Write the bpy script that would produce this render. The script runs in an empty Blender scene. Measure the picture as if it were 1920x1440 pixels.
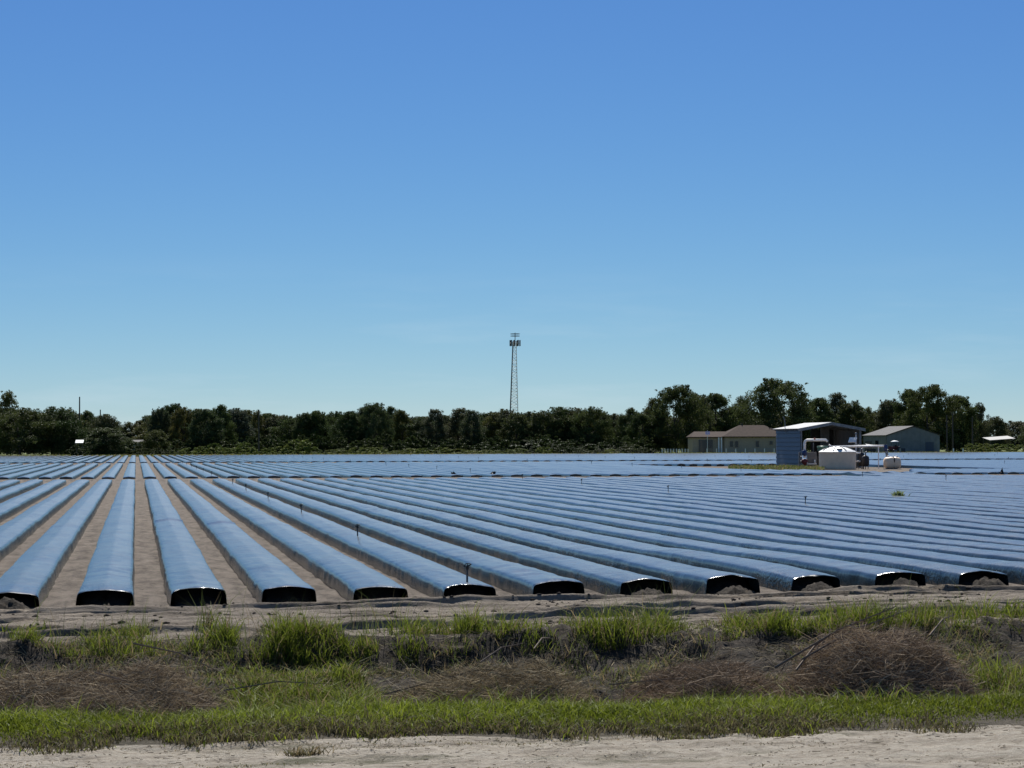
import bpy, math, random
import numpy as np
from mathutils import Matrix, Vector

scene = bpy.context.scene
R = math.radians
# ------------------------------------------------------------------ camera
FPX = 4200.0                      # focal length in pixels of a 1920 wide picture
HC = 2.15                         # camera height
TH = math.atan((960 - 255) / FPX) # beds run this far left of the view axis
cam_d = bpy.data.cameras.new('camera'); cam = bpy.data.objects.new('camera', cam_d)
scene.collection.objects.link(cam); scene.camera = cam
cam_d.sensor_width = 36; cam_d.lens = FPX / 1920 * 36
cam_d.clip_start = 0.5; cam_d.clip_end = 12000
PITCH = math.atan(110.5 / FPX)
cam.matrix_world = Matrix.Translation((0, 0, HC)) @ Matrix.Rotation(math.pi / 2 + PITCH, 4, 'X') @ Matrix.Rotation(R(-0.15), 4, 'Z')
# ------------------------------------------------------------------ sky and sun
SUN_AZ, SUN_EL = R(-1), R(47)     # azimuth from the view axis (+ is right), elevation
world = bpy.data.worlds.new('World'); scene.world = world; world.use_nodes = True
wn = world.node_tree.nodes; wl = world.node_tree.links; wn.clear()
sky = wn.new('ShaderNodeTexSky'); sky.sky_type = 'NISHITA'; sky.sun_disc = False
sky.sun_elevation = SUN_EL; sky.sun_rotation = SUN_AZ
sky.altitude = 0; sky.air_density = 1.0; sky.dust_density = 0.0; sky.ozone_density = 2.0
bg = wn.new('ShaderNodeBackground'); bg.inputs[1].default_value = 0.066
wo = wn.new('ShaderNodeOutputWorld')
wt = wn.new('ShaderNodeTexCoord'); wa = wn.new('ShaderNodeVectorMath'); wa.operation = 'ADD'; wa.inputs[1].default_value = (0, 0, 0.03)
wm = wn.new('ShaderNodeVectorMath'); wm.operation = 'NORMALIZE'
wl.new(wt.outputs['Generated'], wa.inputs[0]); wl.new(wa.outputs[0], wm.inputs[0]); wl.new(wm.outputs[0], sky.inputs[0])
sep = wn.new('ShaderNodeSeparateColor'); com = wn.new('ShaderNodeCombineColor'); wl.new(sky.outputs[0], sep.inputs[0])
for i, (pw, k, c0) in enumerate(((2.07, .5097, .045), (1.809, .4952, .10), (.797, .729, 0))):      # a deeper, cleaner blue than the plain model
    a_ = wn.new('ShaderNodeMath'); a_.operation = 'POWER'; a_.inputs[1].default_value = pw
    b_ = wn.new('ShaderNodeMath'); b_.operation = 'MULTIPLY'; b_.inputs[1].default_value = 10 * k * 0.1 ** pw
    wl.new(sep.outputs[i], a_.inputs[0]); wl.new(a_.outputs[0], b_.inputs[0])
    c_ = wn.new('ShaderNodeMath'); c_.operation = 'ADD'; c_.inputs[1].default_value = 10 * c0; wl.new(b_.outputs[0], c_.inputs[0]); wl.new(c_.outputs[0], com.inputs[i])
cm_ = wn.new('ShaderNodeMapping'); cm_.inputs['Scale'].default_value = (3.2, 3.2, 26); wl.new(wt.outputs['Generated'], cm_.inputs[0])
cn_ = wn.new('ShaderNodeTexNoise'); cn_.inputs['Scale'].default_value = 2.1; cn_.inputs['Detail'].default_value = 6; cn_.inputs['Roughness'].default_value = .6; wl.new(cm_.outputs[0], cn_.inputs['Vector'])
cr_ = wn.new('ShaderNodeMapRange'); cr_.inputs[1].default_value = .52; cr_.inputs[2].default_value = .80; cr_.inputs[3].default_value = 0; cr_.inputs[4].default_value = .30; wl.new(cn_.outputs['Fac'], cr_.inputs[0])
ch_ = wn.new('ShaderNodeSeparateXYZ'); wl.new(wt.outputs['Generated'], ch_.inputs[0])
ce_ = wn.new('ShaderNodeMapRange'); ce_.inputs[1].default_value = .085; ce_.inputs[2].default_value = .02; wl.new(ch_.outputs['Z'], ce_.inputs[0])
cx_ = wn.new('ShaderNodeMath'); cx_.operation = 'MULTIPLY'; wl.new(cr_.outputs[0], cx_.inputs[0]); wl.new(ce_.outputs[0], cx_.inputs[1])
cy_ = wn.new('ShaderNodeMix'); cy_.data_type = 'RGBA'; cy_.inputs[7].default_value = (6.4, 7.6, 8.4, 1); wl.new(cx_.outputs[0], cy_.inputs[0]); wl.new(com.outputs[0], cy_.inputs[6])
wl.new(cy_.outputs[2], bg.inputs[0]); wl.new(bg.outputs[0], wo.inputs[0])
sd = bpy.data.lights.new('sun', 'SUN'); sd.energy = 5.0; sd.angle = R(0.5); sd.color = (1.0, 0.965, 0.905)
sun = bpy.data.objects.new('sun', sd); scene.collection.objects.link(sun)
sdir = Vector((math.sin(SUN_AZ) * math.cos(SUN_EL), math.cos(SUN_AZ) * math.cos(SUN_EL), math.sin(SUN_EL)))
sun.rotation_euler = sdir.to_track_quat('Z', 'Y').to_euler()
sun.location = (0, 0, 60)
vs = scene.view_settings
vs.view_transform = 'Standard'; vs.look = 'None'; vs.gamma = 1; vs.exposure = 0.6; vs.use_curve_mapping = False
scene.render.engine = 'CYCLES'

# ------------------------------------------------------------------ helpers
rng = np.random.default_rng(7); random.seed(7)
CT, ST = math.cos(TH), math.sin(TH)
def F(u, v, z=0.0):               # field coordinates (u across the beds, v along them) -> world
    return (u * CT - v * ST, u * ST + v * CT, z)
def hor(x): return 833 - 5 * x / 1920
def at(x, d, y=None, z=0.0):      # a place at depth d seen in column x (and row y)
    return Vector(((x - 960) / FPX * d, d, z if y is None else HC - (y - hor(x)) * d / FPX))
def zat(x, y, d): return HC - (y - hor(x)) * d / FPX
COL = scene.collection
def put(o, parent=None):
    COL.objects.link(o)
    if parent is not None: o.parent = parent
    return o
def tag(o, label=None, cat=None, group=None, kind=None):
    if label: o['label'] = label
    if cat: o['category'] = cat
    if group: o['group'] = group
    if kind: o['kind'] = kind
    return o
def empty(name, loc=(0, 0, 0), rz=0.0, label=None, cat=None, group=None):
    o = bpy.data.objects.new(name, None); o.location = loc; o.rotation_euler = (0, 0, rz)
    o.empty_display_size = 0.2
    put(o); tag(o, label, cat, group); return o
def mesh_np(name, verts, faces, mat, smooth=False, col=None):
    """faces: array (n,k) with -1 padding not allowed; a list of arrays may mix sizes"""
    me = bpy.data.meshes.new(name)
    verts = np.asarray(verts, dtype=np.float32).reshape(-1, 3)
    fl = faces if isinstance(faces, list) else [faces]
    fl = [np.asarray(f, dtype=np.int32) for f in fl if len(f)]
    loops = np.concatenate([f.ravel() for f in fl])
    tot = np.concatenate([np.full(len(f), f.shape[1], dtype=np.int32) for f in fl])
    start = np.concatenate([[0], np.cumsum(tot)[:-1]]).astype(np.int32)
    me.vertices.add(len(verts)); me.vertices.foreach_set('co', verts.ravel())
    me.loops.add(len(loops)); me.loops.foreach_set('vertex_index', loops)
    me.polygons.add(len(tot)); me.polygons.foreach_set('loop_start', start); me.polygons.foreach_set('loop_total', tot)
    me.polygons.foreach_set('use_smooth', np.full(len(tot), smooth, dtype=bool))
    if col is not None:
        a = me.color_attributes.new('tint', 'FLOAT_COLOR', 'POINT')
        c = np.ones((len(verts), 4), dtype=np.float32); c[:, :3] = col
        a.data.foreach_set('color', c.ravel())
    me.update(calc_edges=True); me.validate()
    if mat: me.materials.append(mat)
    return me
def obj_np(name, verts, faces, mat, parent=None, smooth=False, col=None):
    return put(bpy.data.objects.new(name, mesh_np(name, verts, faces, mat, smooth, col)), parent)
def grid_faces(nu, nv):           # verts laid out [iv*nu+iu]
    i = np.arange(nv - 1)[:, None] * nu + np.arange(nu - 1)[None, :]
    i = i.ravel()
    return np.stack([i, i + 1, i + 1 + nu, i + nu], 1)
def hsh(ix, iy, s):
    n = (ix.astype(np.int64) * 374761393 + iy.astype(np.int64) * 668265263 + s * 974634777) & 0x7fffffff
    n = ((n ^ (n >> 13)) * 1274126177) & 0x7fffffff
    return ((n ^ (n >> 16)) & 0xffff) / 65535.0
def vnoise(x, y, s=0):
    x = np.asarray(x, dtype=np.float64); y = np.asarray(y, dtype=np.float64); x, y = np.broadcast_arrays(x, y)
    ix = np.floor(x); iy = np.floor(y); fx = x - ix; fy = y - iy
    fx = fx * fx * (3 - 2 * fx); fy = fy * fy * (3 - 2 * fy)
    a = hsh(ix, iy, s); b = hsh(ix + 1, iy, s); c = hsh(ix, iy + 1, s); d = hsh(ix + 1, iy + 1, s)
    return (a + (b - a) * fx) * (1 - fy) + (c + (d - c) * fx) * fy - 0.5
def fbm(x, y, s=0, o=4):
    r = 0; a = 1.0; f = 1.0
    for k in range(o):
        r = r + a * vnoise(np.asarray(x) * f, np.asarray(y) * f, s + k * 17); a *= 0.5; f *= 2.03
    return r
def sstep(a, b, x):
    t = np.clip((np.asarray(x, dtype=np.float64) - a) / (b - a), 0, 1); return t * t * (3 - 2 * t)

class MB:                         # collects boxes, tubes and sheets into one mesh
    def __init__(s): s.v = []; s.f = {}
    def add(s, vs, fs):
        o = len(s.v); s.v += [tuple(p) for p in vs]
        for f in fs: s.f.setdefault(len(f), []).append([i + o for i in f])
        return s
    def box(s, a, b):
        x0, y0, z0 = a; x1, y1, z1 = b
        return s.add([(x0,y0,z0),(x1,y0,z0),(x1,y1,z0),(x0,y1,z0),(x0,y0,z1),(x1,y0,z1),(x1,y1,z1),(x0,y1,z1)],
              [(0,3,2,1),(4,5,6,7),(0,1,5,4),(1,2,6,5),(2,3,7,6),(3,0,4,7)])
    def tube(s, pts, rad, n=8, cap=True):
        pts = [Vector(p) for p in pts]; m = len(pts)
        rad = rad if hasattr(rad, '__len__') else [rad] * m
        vs = []; up = None
        for i, p in enumerate(pts):
            t = (pts[min(i + 1, m - 1)] - pts[max(i - 1, 0)]).normalized()
            if up is None: up = Vector((0, 0, 1)) if abs(t.z) < 0.9 else Vector((1, 0, 0))
            a = t.cross(up).normalized(); b = a.cross(t).normalized(); up = b
            for k in range(n):
                w = 2 * math.pi * k / n
                vs.append(p + a * (rad[i] * math.cos(w)) + b * (rad[i] * math.sin(w)))
        fs = [(i*n+k, i*n+(k+1) % n, (i+1)*n+(k+1) % n, (i+1)*n+k) for i in range(m-1) for k in range(n)]
        s.add(vs, fs)
        if cap:
            o = len(s.v) - len(vs)
            s.f.setdefault(n, []).append([o + k for k in range(n)][::-1]); s.f.setdefault(n, []).append([o + (m-1)*n + k for k in range(n)])
        return s
    def lathe(s, prof, c=(0, 0, 0), n=24):   # prof of (r, z)
        vs = [(c[0] + r * math.cos(2*math.pi*k/n), c[1] + r * math.sin(2*math.pi*k/n), c[2] + z) for r, z in prof for k in range(n)]
        m = len(prof)
        fs = [(i*n+k, i*n+(k+1) % n, (i+1)*n+(k+1) % n, (i+1)*n+k) for i in range(m-1) for k in range(n)]
        s.add(vs, fs)
        o = len(s.v) - len(vs)
        s.f.setdefault(n, []).append([o + (m-1)*n + k for k in range(n)])
        return s
    def slab(s, quad, t):         # a sheet of four corners given thickness t along its normal
        q = [Vector(p) for p in quad]; nn = (q[1] - q[0]).cross(q[3] - q[0]).normalized() * t
        return s.add(q + [p + nn for p in q], [(3,2,1,0),(4,5,6,7),(0,1,5,4),(1,2,6,5),(2,3,7,6),(3,0,4,7)])
    def mesh(s, name, mat, smooth=False): return mesh_np(name, s.v, list(np.array(f) for f in s.f.values()), mat, smooth)
    def build(s, name, mat, parent=None, smooth=False):
        return put(bpy.data.objects.new(name, s.mesh(name, mat, smooth)), parent)

# ------------------------------------------------------------------ materials
def mat_new(name):
    m = bpy.data.materials.new(name); m.use_nodes = True
    nt = m.node_tree; b = nt.nodes['Principled BSDF']; return m, nt, b
def N(nt, t, **k):
    n = nt.nodes.new(t)
    for a, b in k.items(): setattr(n, a, b)
    return n
def ramp(nt, fac, stops):
    r = N(nt, 'ShaderNodeValToRGB'); e = r.color_ramp.elements
    while len(e) < len(stops): e.new(0.5)
    for i, (p, c) in enumerate(stops): e[i].position = p; e[i].color = (*c, 1)
    nt.links.new(fac, r.inputs[0]); return r.outputs[0]
def noise(nt, vec, scale, detail=4, rough=0.6, sc=None):
    if sc is not None:
        mp = N(nt, 'ShaderNodeMapping'); mp.inputs['Scale'].default_value = sc; nt.links.new(vec, mp.inputs[0]); vec = mp.outputs[0]
    n = N(nt, 'ShaderNodeTexNoise'); n.inputs['Scale'].default_value = scale; n.inputs['Detail'].default_value = detail; n.inputs['Roughness'].default_value = rough
    nt.links.new(vec, n.inputs['Vector']); return n.outputs['Fac']
def bump(nt, b, h, strength, dist):
    bp = N(nt, 'ShaderNodeBump'); bp.inputs['Strength'].default_value = strength; bp.inputs['Distance'].default_value = dist
    nt.links.new(h, bp.inputs['Height']); nt.links.new(bp.outputs[0], b.inputs['Normal']); return bp
def mixc(nt, f, a, b, mode='MIX'):
    m = N(nt, 'ShaderNodeMix', data_type='RGBA', blend_type=mode)
    for s, v in ((0, f), (6, a), (7, b)):
        if isinstance(v, (int, float)): m.inputs[s].default_value = v
        elif isinstance(v, tuple): m.inputs[s].default_value = (*v, 1)
        else: nt.links.new(v, m.inputs[s])
    return m.outputs[2]
def simple(name, c, rough=0.6, metal=0.0, var=0.25, scale=3.0, spec=0.5, bmp=0.0, vec='Object'):
    m, nt, b = mat_new(name)
    tc = N(nt, 'ShaderNodeTexCoord')
    f = noise(nt, tc.outputs[vec], scale, 5)
    d = tuple(x * (1 - var) for x in c); e = tuple(min(1, x * (1 + var)) for x in c)
    nt.links.new(ramp(nt, f, [(0.3, d), (0.7, e)]), b.inputs['Base Color'])
    b.inputs['Roughness'].default_value = rough; b.inputs['Metallic'].default_value = metal; b.inputs['Specular IOR Level'].default_value = spec
    if bmp: bump(nt, b, f, bmp, 0.02)
    return m
def soil_mat(name, stops, streak=0.5, green=None, sc=1.0, st=(0.35, 1.6, 1)):
    m, nt, b = mat_new(name)
    g = N(nt, 'ShaderNodeTexCoord').outputs['Object']
    a = noise(nt, g, 1.6 * sc, 6, 0.65, st)
    c = noise(nt, g, 14 * sc, 6, 0.7, (0.5, 1.3, 1))
    mx = N(nt, 'ShaderNodeMath', operation='MULTIPLY_ADD'); mx.inputs[1].default_value = streak; nt.links.new(a, mx.inputs[0])
    m2 = N(nt, 'ShaderNodeMath', operation='MULTIPLY'); m2.inputs[1].default_value = 1 - streak; nt.links.new(c, m2.inputs[0])
    nt.links.new(m2.outputs[0], mx.inputs[2])
    colr = ramp(nt, mx.outputs[0], stops)
    if green:
        gn = noise(nt, g, 1.1, 9, 0.78, (0.3, 1.3, 1))
        gm = ramp(nt, gn, [(green[0], (0, 0, 0)), (green[0] + 0.1, (1, 1, 1))])
        colr = mixc(nt, gm, colr, green[1])
    nt.links.new(colr, b.inputs['Base Color'])
    b.inputs['Roughness'].default_value = 0.95; b.inputs['Specular IOR Level'].default_value = 0.15
    h = noise(nt, g, 35 * sc, 6, 0.75)
    bump(nt, b, h, 0.9, 0.04)
    return m
M = {}
M['field'] = soil_mat('field_soil', [(0.40, (0.05, 0.041, 0.033)), (0.48, (0.115, 0.094, 0.076)), (0.60, (0.185, 0.155, 0.127))], 0.5, None, 1.3, (1.7, 0.5, 1))
M['headland'] = soil_mat('headland_sand', [(0.38, (0.075, 0.06, 0.046)), (0.47, (0.165, 0.137, 0.107)), (0.60, (0.26, 0.222, 0.178))], 0.6)
M['road'] = soil_mat('road_sand', [(0.36, (0.11, 0.092, 0.068)), (0.44, (0.29, 0.25, 0.195)), (0.56, (0.42, 0.375, 0.305))], 0.5, (0.54, (0.13, 0.125, 0.08)), 1.4)
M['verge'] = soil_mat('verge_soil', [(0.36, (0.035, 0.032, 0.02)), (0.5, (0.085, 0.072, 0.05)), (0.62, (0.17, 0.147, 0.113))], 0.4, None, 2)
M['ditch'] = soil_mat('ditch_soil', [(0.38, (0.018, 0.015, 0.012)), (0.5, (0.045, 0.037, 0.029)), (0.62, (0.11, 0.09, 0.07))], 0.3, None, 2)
M['dark_soil'] = soil_mat('dark_soil', [(0.3, (0.025, 0.021, 0.017)), (0.5, (0.05, 0.041, 0.034)), (0.72, (0.10, 0.083, 0.068))], 0.3, None, 2)
M['meadow'] = soil_mat('meadow_grass', [(0.3, (0.05, 0.075, 0.02)), (0.5, (0.10, 0.125, 0.035)), (0.7, (0.17, 0.165, 0.06))], 0.5, None, 0.15)

def film_mat(name='black_plastic_film', near=True):
    m, nt, b = mat_new(name)
    tc = N(nt, 'ShaderNodeTexCoord'); oi = N(nt, 'ShaderNodeObjectInfo')
    off = N(nt, 'ShaderNodeVectorMath', operation='SCALE'); off.inputs[0].default_value = (37, 91, 53); nt.links.new(oi.outputs['Random'], off.inputs['Scale'])
    ad = N(nt, 'ShaderNodeVectorMath', operation='ADD'); nt.links.new(tc.outputs['Object'], ad.inputs[0]); nt.links.new(off.outputs[0], ad.inputs[1])
    g = ad.outputs[0]
    dust = noise(nt, g, 2.2, 6, 0.65, (1.6, 0.7, 1))
    nt.links.new(ramp(nt, dust, [(0.35, (0.014, 0.023, 0.025)), (0.5, (0.027, 0.040, 0.040)), (0.65, (0.048, 0.062, 0.058))]), b.inputs['Base Color'])
    rn = noise(nt, g, 5, 5, 0.6, (1.0, 0.5, 1))
    rr = N(nt, 'ShaderNodeMapRange'); rr.inputs[3].default_value = 0.17 if near else 0.155; rr.inputs[4].default_value = 0.26 if near else 0.235
    nt.links.new(rn, rr.inputs[0]); nt.links.new(rr.outputs[0], b.inputs['Roughness'])
    b.inputs['IOR'].default_value = 1.5
    w1 = noise(nt, g, 6, 3, 0.5, (0.6, 2.2, 1)); w2 = noise(nt, g, 30, 4, 0.6, (1, 1, 1))
    ma = N(nt, 'ShaderNodeMath', operation='MULTIPLY_ADD'); ma.inputs[1].default_value = 0.10
    nt.links.new(w2, ma.inputs[0]); nt.links.new(w1, ma.inputs[2])
    if near:                      # loose, crumpled stretches between tight ones
        w3 = noise(nt, g, 9, 3, 0.6, (2.4, 1.1, 1)); mk = ramp(nt, noise(nt, g, 0.55, 3, 0.6, (2.2, 0.6, 1)), [(0.48, (0, 0, 0)), (0.62, (1, 1, 1))])
        m3 = N(nt, 'ShaderNodeMath', operation='MULTIPLY'); nt.links.new(w3, m3.inputs[0]); nt.links.new(mk, m3.inputs[1])
        m4 = N(nt, 'ShaderNodeMath', operation='MULTIPLY_ADD'); m4.inputs[1].default_value = 4.5; nt.links.new(m3.outputs[0], m4.inputs[0]); nt.links.new(ma.outputs[0], m4.inputs[2]); ma = m4
    bump(nt, b, ma.outputs[0], 0.17 if near else 0.06, 0.03)
    return m
M['film'] = film_mat(); M['film_far'] = film_mat('black_plastic_film_far', False)

def leaf_mat(name, trans=0.35, stops=None, rough=0.6, attr=True):
    """diffuse + translucent leaf; colour from the per-piece tint, varied per object"""
    m, nt, b = mat_new(name); nt.nodes.remove(b)
    out = [n for n in nt.nodes if n.type == 'OUTPUT_MATERIAL'][0]
    oi = N(nt, 'ShaderNodeObjectInfo')
    if attr:
        at_ = N(nt, 'ShaderNodeAttribute'); at_.attribute_name = 'tint'; c = at_.outputs['Color']
    if stops:
        c2 = ramp(nt, oi.outputs['Random'], stops)
        c = mixc(nt, 1.0, c, c2, 'MULTIPLY') if attr else c2
    p = N(nt, 'ShaderNodeBsdfPrincipled'); p.inputs['Roughness'].default_value = rough; p.inputs['Specular IOR Level'].default_value = 0.08
    t = N(nt, 'ShaderNodeBsdfTranslucent'); mx = N(nt, 'ShaderNodeMixShader'); mx.inputs[0].default_value = trans
    nt.links.new(c, p.inputs['Base Color']); nt.links.new(c, t.inputs['Color'])
    nt.links.new(p.outputs[0], mx.inputs[1]); nt.links.new(t.outputs[0], mx.inputs[2]); nt.links.new(mx.outputs[0], out.inputs['Surface'])
    return m
M['grass'] = leaf_mat('grass_blade', 0.42)
M['straw'] = leaf_mat('dead_stem', 0.12, rough=0.8)
M['leaf'] = leaf_mat('tree_leaf', 0.28, [(0.0, (0.75, 0.85, 0.75)), (0.35, (0.95, 1.0, 0.8)), (0.65, (1.15, 1.05, 0.85)), (1.0, (0.9, 0.95, 1.0))])
M['shrubleaf'] = leaf_mat('shrub_leaf', 0.3, [(0.0, (0.8, 0.9, 0.8)), (1.0, (1.25, 1.15, 0.9))])
M['bark'] = simple('bark', (0.075, 0.062, 0.052), 0.9, bmp=0.6, scale=6)

# ------------------------------------------------------------------ terrain
V_ROAD, V_LIP, V_FAR, V_ROW = 16.15, 17.4, 24.7, 29.9
def lip(u): return V_FAR + 0.35 * fbm(u * 0.45, 3.1, 5, 3)
def edge(u): return V_ROAD + 0.3 * fbm(u * 0.5, 1.7, 9, 4)
def zg(u, v, fine=True):
    u = np.asarray(u, dtype=np.float64); v = np.asarray(v, dtype=np.float64)
    L = lip(u)
    z = np.zeros(np.broadcast(u, v).shape)
    dd = sstep(V_LIP - 0.15, V_LIP + 1.0, v)
    up = 0.22 * sstep(L - 3.4, L - 1.0, v) + 0.36 * sstep(L - 1.15 - 1.1 * fbm(u * .4, 8.8, 27, 2), L, v)
    z = z - 0.58 * dd + up * sstep(V_LIP, V_LIP + 0.5, v)
    z = z + 0.03 * sstep(V_ROAD - 0.1, V_ROAD + 0.5, v) - 0.03 * sstep(V_FAR, V_FAR + .3, v)
    z = z + 0.10 * sstep(3.5, 12.5, u) * sstep(23.5, 25.5, v) * (1 - sstep(29, 44, v))     # the headland rises a little to the right
    for vb_ in (131.7, 240.1): z = z + 0.125 * np.exp(-((v - vb_) / 0.75) ** 2)
    if fine:
        bank = sstep(V_LIP, V_LIP + .6, v) * (1 - sstep(V_FAR - .1, V_FAR + .4, v))
        z = z + bank * (0.13 * fbm(u * 1.7, v * 1.7, 21, 4) + 0.09 * fbm(u * 6, v * 6, 25, 3))
        head = sstep(V_FAR, V_FAR + .5, v) * (1 - sstep(V_ROW - 0.5, V_ROW + 0.4, v))
        rid = fbm(u * 0.16 + 0.3 * vnoise(u * .5, v * .5, 3), v * 2.6 + 0.02 * u, 33, 4)
        sharp = np.abs(rid)
        z = z + head * (0.09 * rid - 0.06 * np.exp(-(sharp / 0.05) ** 2) * (vnoise(u * .35, v * 1.5, 71) > -0.05)) + head * 0.035 * fbm(u * 3, v * 4, 41, 4)
        for j_, (v_, a_) in enumerate(((25.5, .05), (26.05, .06), (26.7, .045), (27.15, .075), (27.9, .05), (28.35, .065), (29.0, .05), (29.35, .06))):
            vc_ = v_ + .25 * fbm(u * .12, j_ * 3.3, 91, 3)
            md_ = np.clip(fbm(u * .35, j_ * 7.1, 95, 3) * 2.2 + .45 + .03 * u, 0, 1.3)
            x_ = (v - vc_) / .055
            z = z + head * a_ * 1.35 * md_ * np.where(x_ < 0, np.exp(-x_ ** 2), np.exp(-(x_ / 3.0) ** 2))
        fld = sstep(V_ROW - 0.4, V_ROW + .4, v) * (1 - sstep(60, 90, v))
        z = z + fld * (0.03 * fbm(u * 2.4, v * 1.1, 51, 4) + 0.06 * np.minimum(0, fbm(u * 3.1, v * 3.1, 57, 3) + 0.25))
        road = 1 - sstep(V_ROAD - 0.1, V_ROAD + 0.2, v)
        z = z + road * (0.06 * fbm(u * 0.3, v * 2.2, 61, 4) + 0.035 * fbm(u * 5, v * 6, 63, 4))
    return z
def strip(name, us, vs_, mat, kind='structure', shift=None):
    uu, vv = np.meshgrid(us, vs_)
    if shift is not None: vv = shift(uu, vv)
    zz = zg(uu, vv)
    o = obj_np(name, np.stack([uu, vv, zz], -1), grid_faces(len(us), len(vs_)), mat, smooth=True)
    o.rotation_euler = (0, 0, TH); o['kind'] = kind; return o
def spread(dense0, dense1, step, far):
    d = np.arange(dense0, dense1 + step / 2, step)
    l = dense0 - np.geomspace(step * 2, far, 26)[::-1]; r = dense1 + np.geomspace(step * 2, far, 26)
    return np.concatenate([l, d, r])
UF = spread(-9, 14, 0.05, 600)
# the strips share their borders: the border rows follow the wavy road edge and the ditch lip
va = np.concatenate([-np.geomspace(2, 60, 6)[::-1], np.linspace(0, 13, 8), np.arange(13.3, V_ROAD + 0.01, 0.04)]); va[-1] = V_ROAD
strip('sandy_road', spread(-6, 9, 0.04, 600), va, M['road'], shift=lambda u, v: v + sstep(13.5, V_ROAD, v) * (edge(u) - V_ROAD))
strip('grass_verge', UF, np.linspace(V_ROAD, V_LIP, 50), M['verge'], shift=lambda u, v: v + (1 - sstep(V_ROAD, V_LIP, v)) * (edge(u) - V_ROAD))
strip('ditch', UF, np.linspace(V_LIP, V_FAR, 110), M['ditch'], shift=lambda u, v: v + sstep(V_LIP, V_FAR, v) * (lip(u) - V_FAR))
strip('headland_track', UF, np.linspace(V_FAR, V_ROW + 0.2, 200), M['headland'], shift=lambda u, v: v + (1 - sstep(V_FAR, V_FAR + 2, v)) * (lip(u) - V_FAR))
vf = np.concatenate([np.arange(V_ROW + 0.2, 60, 0.18), np.geomspace(60.2, 129, 45), np.arange(129.3, 137.2, .3), np.geomspace(138, 237.5, 40), np.arange(238, 242.6, .35), np.geomspace(244, 386, 40)])
strip('field_soil', spread(-9, 22, 0.11, 600), vf, M['field'])
strip('ground', spread(-100, 300, 20, 6000), np.concatenate([np.linspace(386, 800, 20), np.geomspace(850, 9000, 12)]), M['meadow'])

# ------------------------------------------------------------------ raised beds under plastic
S, BH, U0 = 1.21, 0.28, 0.81
_h = [(0, .272), (.03, .2705), (.13, .2585), (.24, .243), (.312, .230), (.336, .218), (.350, .196), (.357, .16), (.366, .07), (.378, -.05)]
PROF = np.array([(-x, z) for x, z in _h[:0:-1]] + _h)
PROF_FAR = PROF[[0, 2, 4, 5, 7, 9, 11, 13, 14, 16, 18]]
def bed_mesh(k, va, vb, prof, near):
    """plastic over one bed in coordinates local to (u_k, va)"""
    uk = U0 + S * k
    if near:
        v = np.concatenate([[0, .02, .04, .065, .09, .13, .2], np.arange(.3, 12, .14), np.arange(12, 40, .2 if k in (0, 1) else .4), np.arange(40, vb - va, 1.5), [vb - va - .08, vb - va]])
    else: v = np.concatenate([[0, .05, .12, .4], np.linspace(1.5, vb - va - 1, max(5, int((vb - va) / 5))), [vb - va - .08, vb - va]])
    p = prof[None, :, :]; n = len(prof)
    V = v[:, None]; X = np.repeat(p[:, :, 0], len(v), 0); Z = np.repeat(p[:, :, 1], len(v), 0)
    hgt = np.clip(Z / .28, 0, 1)
    wob = 0.022 * fbm(V * .12, k * 7.7, 3, 3); hv = 0.035 * fbm(V * .3, k * 3.3 + 50, 4, 3); wd = 1 + 0.035 * fbm(V * .3, k * 5.1 + 9, 5, 3)
    X = X * wd + wob; Z = Z + hv * hgt
    if near:                      # sagging, cross folds and loose wrinkles on the film
        lo = np.maximum(0, fbm(V * .16 + k * 3.7, k * 11.0, 8, 2) + .15)
        Z = Z + hgt * (0.030 * lo * fbm(V * 2.2 + X * 1.5, X * 2.2 + k * 3, 6, 3) + 0.008 * fbm(V * 5 + X * 3, X * 3, 12, 2))
        fv_ = {0: 26.6, 1: 24.4}.get(k)
        if fv_ is not None:           # an overlapped joint of two lengths of film
            q_ = V - fv_ - .35 * X; Z = Z + hgt * (.05 * np.exp(-(q_ / .28) ** 2) - .03 * sstep(0, .4, q_) * (1 - sstep(.4, 2.5, q_)))
        side = 1 - np.clip(np.abs(np.abs(X) - .37) / .06, 0, 1)
        X = X + np.sign(X) * side * 0.02 * fbm(V * 2.5, np.sign(X) * 3 + k, 13, 3)
        e = np.clip(1 - V / .06, 0, 1)              # the loose front edge curls down
        Z = Z - hgt * (0.010 * e ** 2) + hgt * e * 0.014 * fbm(X * 9, k * 2.2, 15, 2)
        Vv = V + 0.14 * e * fbm(X * 5 + 5, k * 1.3, 16, 3)
        Z = Z - hgt * np.clip(1 - V / 1.1, 0, 1) ** 2 * (.006 + .03 * vnoise(k * 4.3, 7.7))
    else:
        Vv = V + 0 * X
        e = np.clip(1 - V / .4, 0, 1); Z = Z - hgt * .04 * e ** 2 + hgt * .02 * vnoise(k * 5.1, 2.2)
    g0 = zg(uk + X, va + np.broadcast_to(Vv, X.shape), False)
    verts = np.stack([X, np.broadcast_to(Vv, X.shape), Z + g0], -1)
    return verts, grid_faces(n, len(v)), n, len(v)
def soil_core(k, va, rec, zs, seed):
    """dark soil end inside the open plastic, with a small heap spilled before it"""
    n = len(PROF); m = 7; g0 = float(zg(U0 + S * k, va, False))
    pts = []
    r_ = np.random.default_rng(seed)
    for j in range(m):
        t = j / (m - 1)
        for i in range(n):
            x, z = PROF[i]; x *= .93; z = z * .93 - .008
            zz = z * (1 - t) if t < 1 else -.06
            pts.append((x * (1 - .12 * t), rec * (1 - t) + .08 * (r_.random() - .5) * t, g0 + zz * (1 if j in (0, m - 1) else .8 + .4 * r_.random())))
    return np.array(pts), grid_faces(n, m)
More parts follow.
